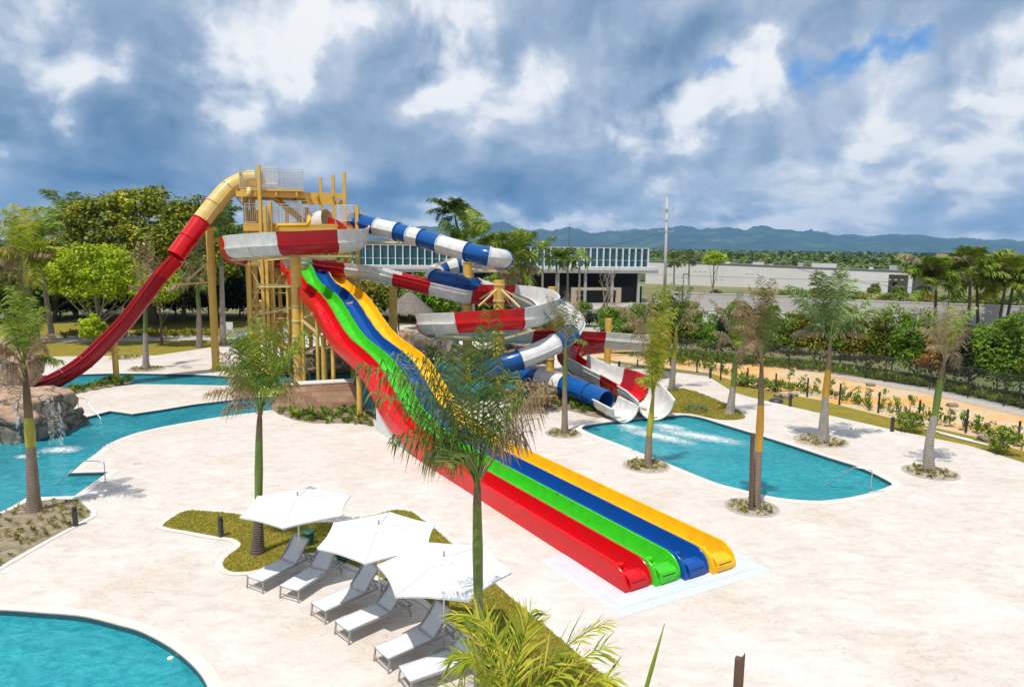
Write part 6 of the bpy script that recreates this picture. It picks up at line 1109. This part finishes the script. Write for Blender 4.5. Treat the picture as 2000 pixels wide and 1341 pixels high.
def whitehall():
    a = Vector((at(1262,510,200).x, 200, 0)); b = Vector((at(1830,535,166).x, 166, 0)); e = (b-a).normalized(); q = Vector((-e.y, e.x, 0)); q = -q if q.y < 0 else q; L = (b-a).length; az = math.atan2(e.y, e.x)
    z0, z1 = at(1262,511,200).z, at(1785,533,169).z; t = thing('white_building', 'long low white building with a dark roof edge and rooftop units', 'building', a)
    zz = lambda s: z0+(z1-z0)*s/L
    def wall(s0, s1, d, zl, zh, name, mat, dep):
        c = [a+e*s0+q*d, a+e*s1+q*d, a+e*s1+q*(d+dep), a+e*s0+q*(d+dep)]; hh = [zh(s0), zh(s1), zh(s1), zh(s0)]; mb = MB(); mb.add([(p.x, p.y, zl) for p in c]+[(p.x, p.y, h) for p, h in zip(c, hh)], [(3,2,1,0),(4,5,6,7),(0,1,5,4),(1,2,6,5),(2,3,7,6),(3,0,4,7)]); return mb.build(name, M[mat], t)
    Lr = L*.86
    wall(0, Lr-.01, 0, -.1, lambda s: zz(s), 'wall', 'bwhite', 14); wall(-.2, L+.2, -.06, 0, lambda s: zz(s)+.28, 'roof', 'roof_dark', 14.3) if False else None
    r_ = MB(); c = [a-e*.2-q*.1, a+e*(L+.2)-q*.1, a+e*(L+.2)+q*14.2, a-e*.2+q*14.2]; hh = [zz(-.2), zz(L), zz(L), zz(-.2)]; r_.add([(p.x, p.y, h+.004) for p, h in zip(c, hh)]+[(p.x, p.y, h+.26) for p, h in zip(c, hh)], [(3,2,1,0),(4,5,6,7),(0,1,5,4),(1,2,6,5),(2,3,7,6),(3,0,4,7)]); rf = r_.build('roof', M['roof_dark'], t)
    wall(Lr, L, 5, -.1, lambda s: zz(s), 'recess_wall', 'bgrey', 9); wall(Lr, L, 0, zz(L)-.5, lambda s: zz(s), 'canopy', 'bwhite', 4.99); wall(Lr+(L-Lr)*.42, Lr+(L-Lr)*.42+.9, .1, -.1, lambda s: zz(L)-.51, 'column', 'bwhite', .8); wall(Lr+1, Lr+2, 4.9, -.1, lambda s: 2.4, 'door', 'dark_int', .09)
    for k in range(7): wall(4+k*L*.115, 4+k*L*.115+.6, -.02, .2, lambda s: zz(s)*.62, 'pilaster', 'bwhite', .018) if False else None
    rg = random.Random(2)
    for s, z, n in ((14,.62,3),(28,.6,3),(30,.33,3),(52,.52,3),(9,.3,3),(20,.28,2),(44,.22,2),(62,.6,3)):
        for k in range(n): wall(s+k*1.35, s+k*1.35+.7, -.03, zz(s)*z, lambda w, z=z, s=s: zz(s)*z+.28, 'vent', 'bgrey', .028)
    wall(0, Lr, -.035, zz(0)*.42, lambda w: zz(0)*.42+.08, 'band', 'bgrey', .03)
    for s, w, h in ((30,3,.7),(34,1,.5),(41,1.4,1.0),(47,6,1.1),(58,1,.6),(63,1.8,1.2),(68,1,.7),(75,4.5,.5),(84,2.2,.8),(12,1.2,.6),(22,1.6,.5),(90,1.6,1.2)):
        if s < L: c = a+e*s+q*rg.uniform(3, 8); MB().box((c.x, c.y, zz(s)+.26+h/2), (w, 1.6, h), az).build('rooftop_unit', M[rg.choice(['bwhite', 'bgrey'])], rf)
whitehall()
def bwall(label, p, q_, D0, D1, z1, mat, name='boundary_wall', th=.3, cap=True):
    a = Vector((at(p,600,D0).x, D0, 0)); b = Vector((at(q_,600,D1).x, D1, 0)); e = (b-a).normalized(); n = Vector((-e.y, e.x, 0)); az = math.atan2(e.y, e.x); c = (a+b)/2+n*th/2; t = thing(name, label, 'wall', a, None); MB().box((c.x, c.y, z1/2-.05), ((b-a).length, th, z1+.1), az).build('face', M[mat], t)
    if cap: MB().box((c.x, c.y, z1+.045), ((b-a).length+.05, th+.1, .08), az).build('cap', M['bwhite'], t)
    return t, a, e, n, az
zt = at(1750,592,92).z; t, a, e, n, az = bwall('long grey rendered boundary wall with faded blue lettering, behind the shrubs on the right', 1560, 2250, 99, 84, zt, 'wallpaint')
c = a+e*30; MB().box((c.x-n.x*.02, c.y-n.y*.02, at(1750,613,92).z), (60, .035, .09), az).build('joint_line', M['bgrey'], t)
p = at(1760, 632, 92); s = (p-a).dot(e); me = txt('ALICA', 0, 0, 2.1); o = bpy.data.objects.new('lettering', me); COL.objects.link(o); me.materials.append(M['letter']); o.parent = t; me.transform(Matrix.Scale(.62, 4, (1, 0, 0))); o.location = e*s-n*.03+Vector((0, 0, p.z-.05)); o.rotation_euler = (R(90), 0, az)
bwall('low grey wall behind the centre shrubs', 1300, 1560, 108, 102, at(1420,575,105).z, 'wallpaint')
bwall('white garden wall piece seen between the shrubs near the fence', 1340, 1580, 88, 84, at(1400,608,86).z, 'bwhite')
bwall('low white wall at the left edge behind the palms', -120, 60, 88, 90, 1.6, 'bwhite')
def house(label, px, D, w, h, mat):
    A = Vector((at(px,600,D).x, D, 0)); t = thing('house', label, 'building', A); MB().box(A+Vector((0, 3, h/2)), (w, 6, h)).build('wall', M[mat], t); MB().box(A+Vector((0, 3, h+.12)), (w+.8, 6.8, .22)).build('roof', M['roof_dark'], t)
    for k in range(3): x = A.x-w*.32+w*.32*k; f = MB().box((x, A.y-.03, h*.55), (w*.16, .05, h*.35)).build('window', M['bwhite'], t); MB().box((x, A.y-.06, h*.55), (w*.13, .02, h*.29)).build('pane', M['glass'], f)
house('grey house with blue tinted windows glimpsed between the left palms', 18, 96, 9, 6.0, 'bgrey')
house('small white house glimpsed right of the left palms', 90, 112, 8, 4.5, 'bwhite')
def car(label, px, py, D, ang, mat):
    A = Vector((at(px,py,D).x, D, 0)); t = thing('parked_car', label, 'car', A, 'cars parked behind the walls'); m = Matrix.Rotation(R(ang), 3, 'Z')
    def pr(P, w): k = len(P); return [A+m @ Vector((x, sy*w, z)) for sy in (-1, 1) for x, z in P], [tuple(range(k)), tuple(range(2*k-1, k-1, -1))]+[(i, i+k, (i+1) % k+k, (i+1) % k) for i in range(k)]
    MB().add(*pr([(-2.2,.35),(-2.2,.85),(-1.9,1.0),(1.2,1.0),(2.1,.82),(2.2,.35)], .88)).build('body', M[mat], t, bevel=.06); MB().add(*pr([(-1.8,1.0),(-1.35,1.5),(.4,1.52),(1.15,1.0)], .76)).build('cabin', M['glass'], t, bevel=.05)
    MB().add(*pr([(-1.4,1.49),(-1.25,1.56),(.3,1.57),(.45,1.5)], .70)).build('roof', M[mat], t)
    for x in (-1.4, 1.35):
        for y in (-.86, .86): c = A+m @ Vector((x, y, .34)); d = m @ Vector((0, .1, 0)); w = MB().cyl(c-d, c+d, .34, n=16).build('wheel', M['darksteel'], t); MB().cyl(c-d*1.1, c+d*1.1, .18, n=12).build('rim', M['galv'], w)
car('dark car partly seen above the white garden wall', 1387, 600, 97, 5, 'carpaint'); car('dark car with pale roof behind the crown of the sage green palm', 1658, 600, 104, 0, 'carwhite')
# utility pole and wires
A = Vector((at(1298,600,100).x, 100, 0)); zt = at(1303,385,100).z; xt = at(1303,385,100).x; t = thing('utility_pole', 'tall grey utility pole with cross arms and wires in front of the mountains', 'utility pole', A); MB().tube([A, (xt, 100, zt)], [.28, .14], 12).build('pole', M['concrete'], t, smooth=True)
for y in (409, 412, 430, 452): z = at(1302,y,100).z; MB().beam((xt-1.1, 100, z), (xt+1.1, 99.7, z+.02), .09).build('cross_arm', M['galv'], t); [MB().tube([(xt+d, 100, z), (xt+d, 100, z+.3)], .05, 6).build('insulator', M['bgrey'], t) for d in (-1, 1)]
wm = MB()
def wire(a, b, sag): wm.tube([a.lerp(b, i/16)-Vector((0, 0, sag*4*(i/16)*(1-i/16))) for i in range(17)], .035, 4)
P0 = Vector((xt, 100, at(1302,479,100).z)); P1 = Vector((xt, 100, at(1302,452,100).z)); wire(P0, at(1100,500,110), 1.0); wire(P0, at(1500,505,96), 1.2); wire(P1, at(1080,475,170), 1.5); wire(at(1500,505,96), at(1900,560,90), 1.5); wm.build('wire', M['wire'], t)
for i, (x, yt, D) in enumerate(((1852,560,86),(1332,535,80),(1108,440,160))):
    A = Vector((at(x,600,D).x, D, 0)); z = at(x, yt, D).z; t = thing('lamp_post', ['thin dark street lamp among the coconut palms','thin dark street lamp between palms behind the fence','thin mast rising above the glass hall'][i], 'street lamp', A); MB().tube([A, A+Vector((0, 0, z))], [.07, .04], 8).build('pole', M['darksteel'], t); MB().box(A+Vector((.3, 0, z)), (.7, .2, .08)).build('lamp_head', M['darksteel'], t)
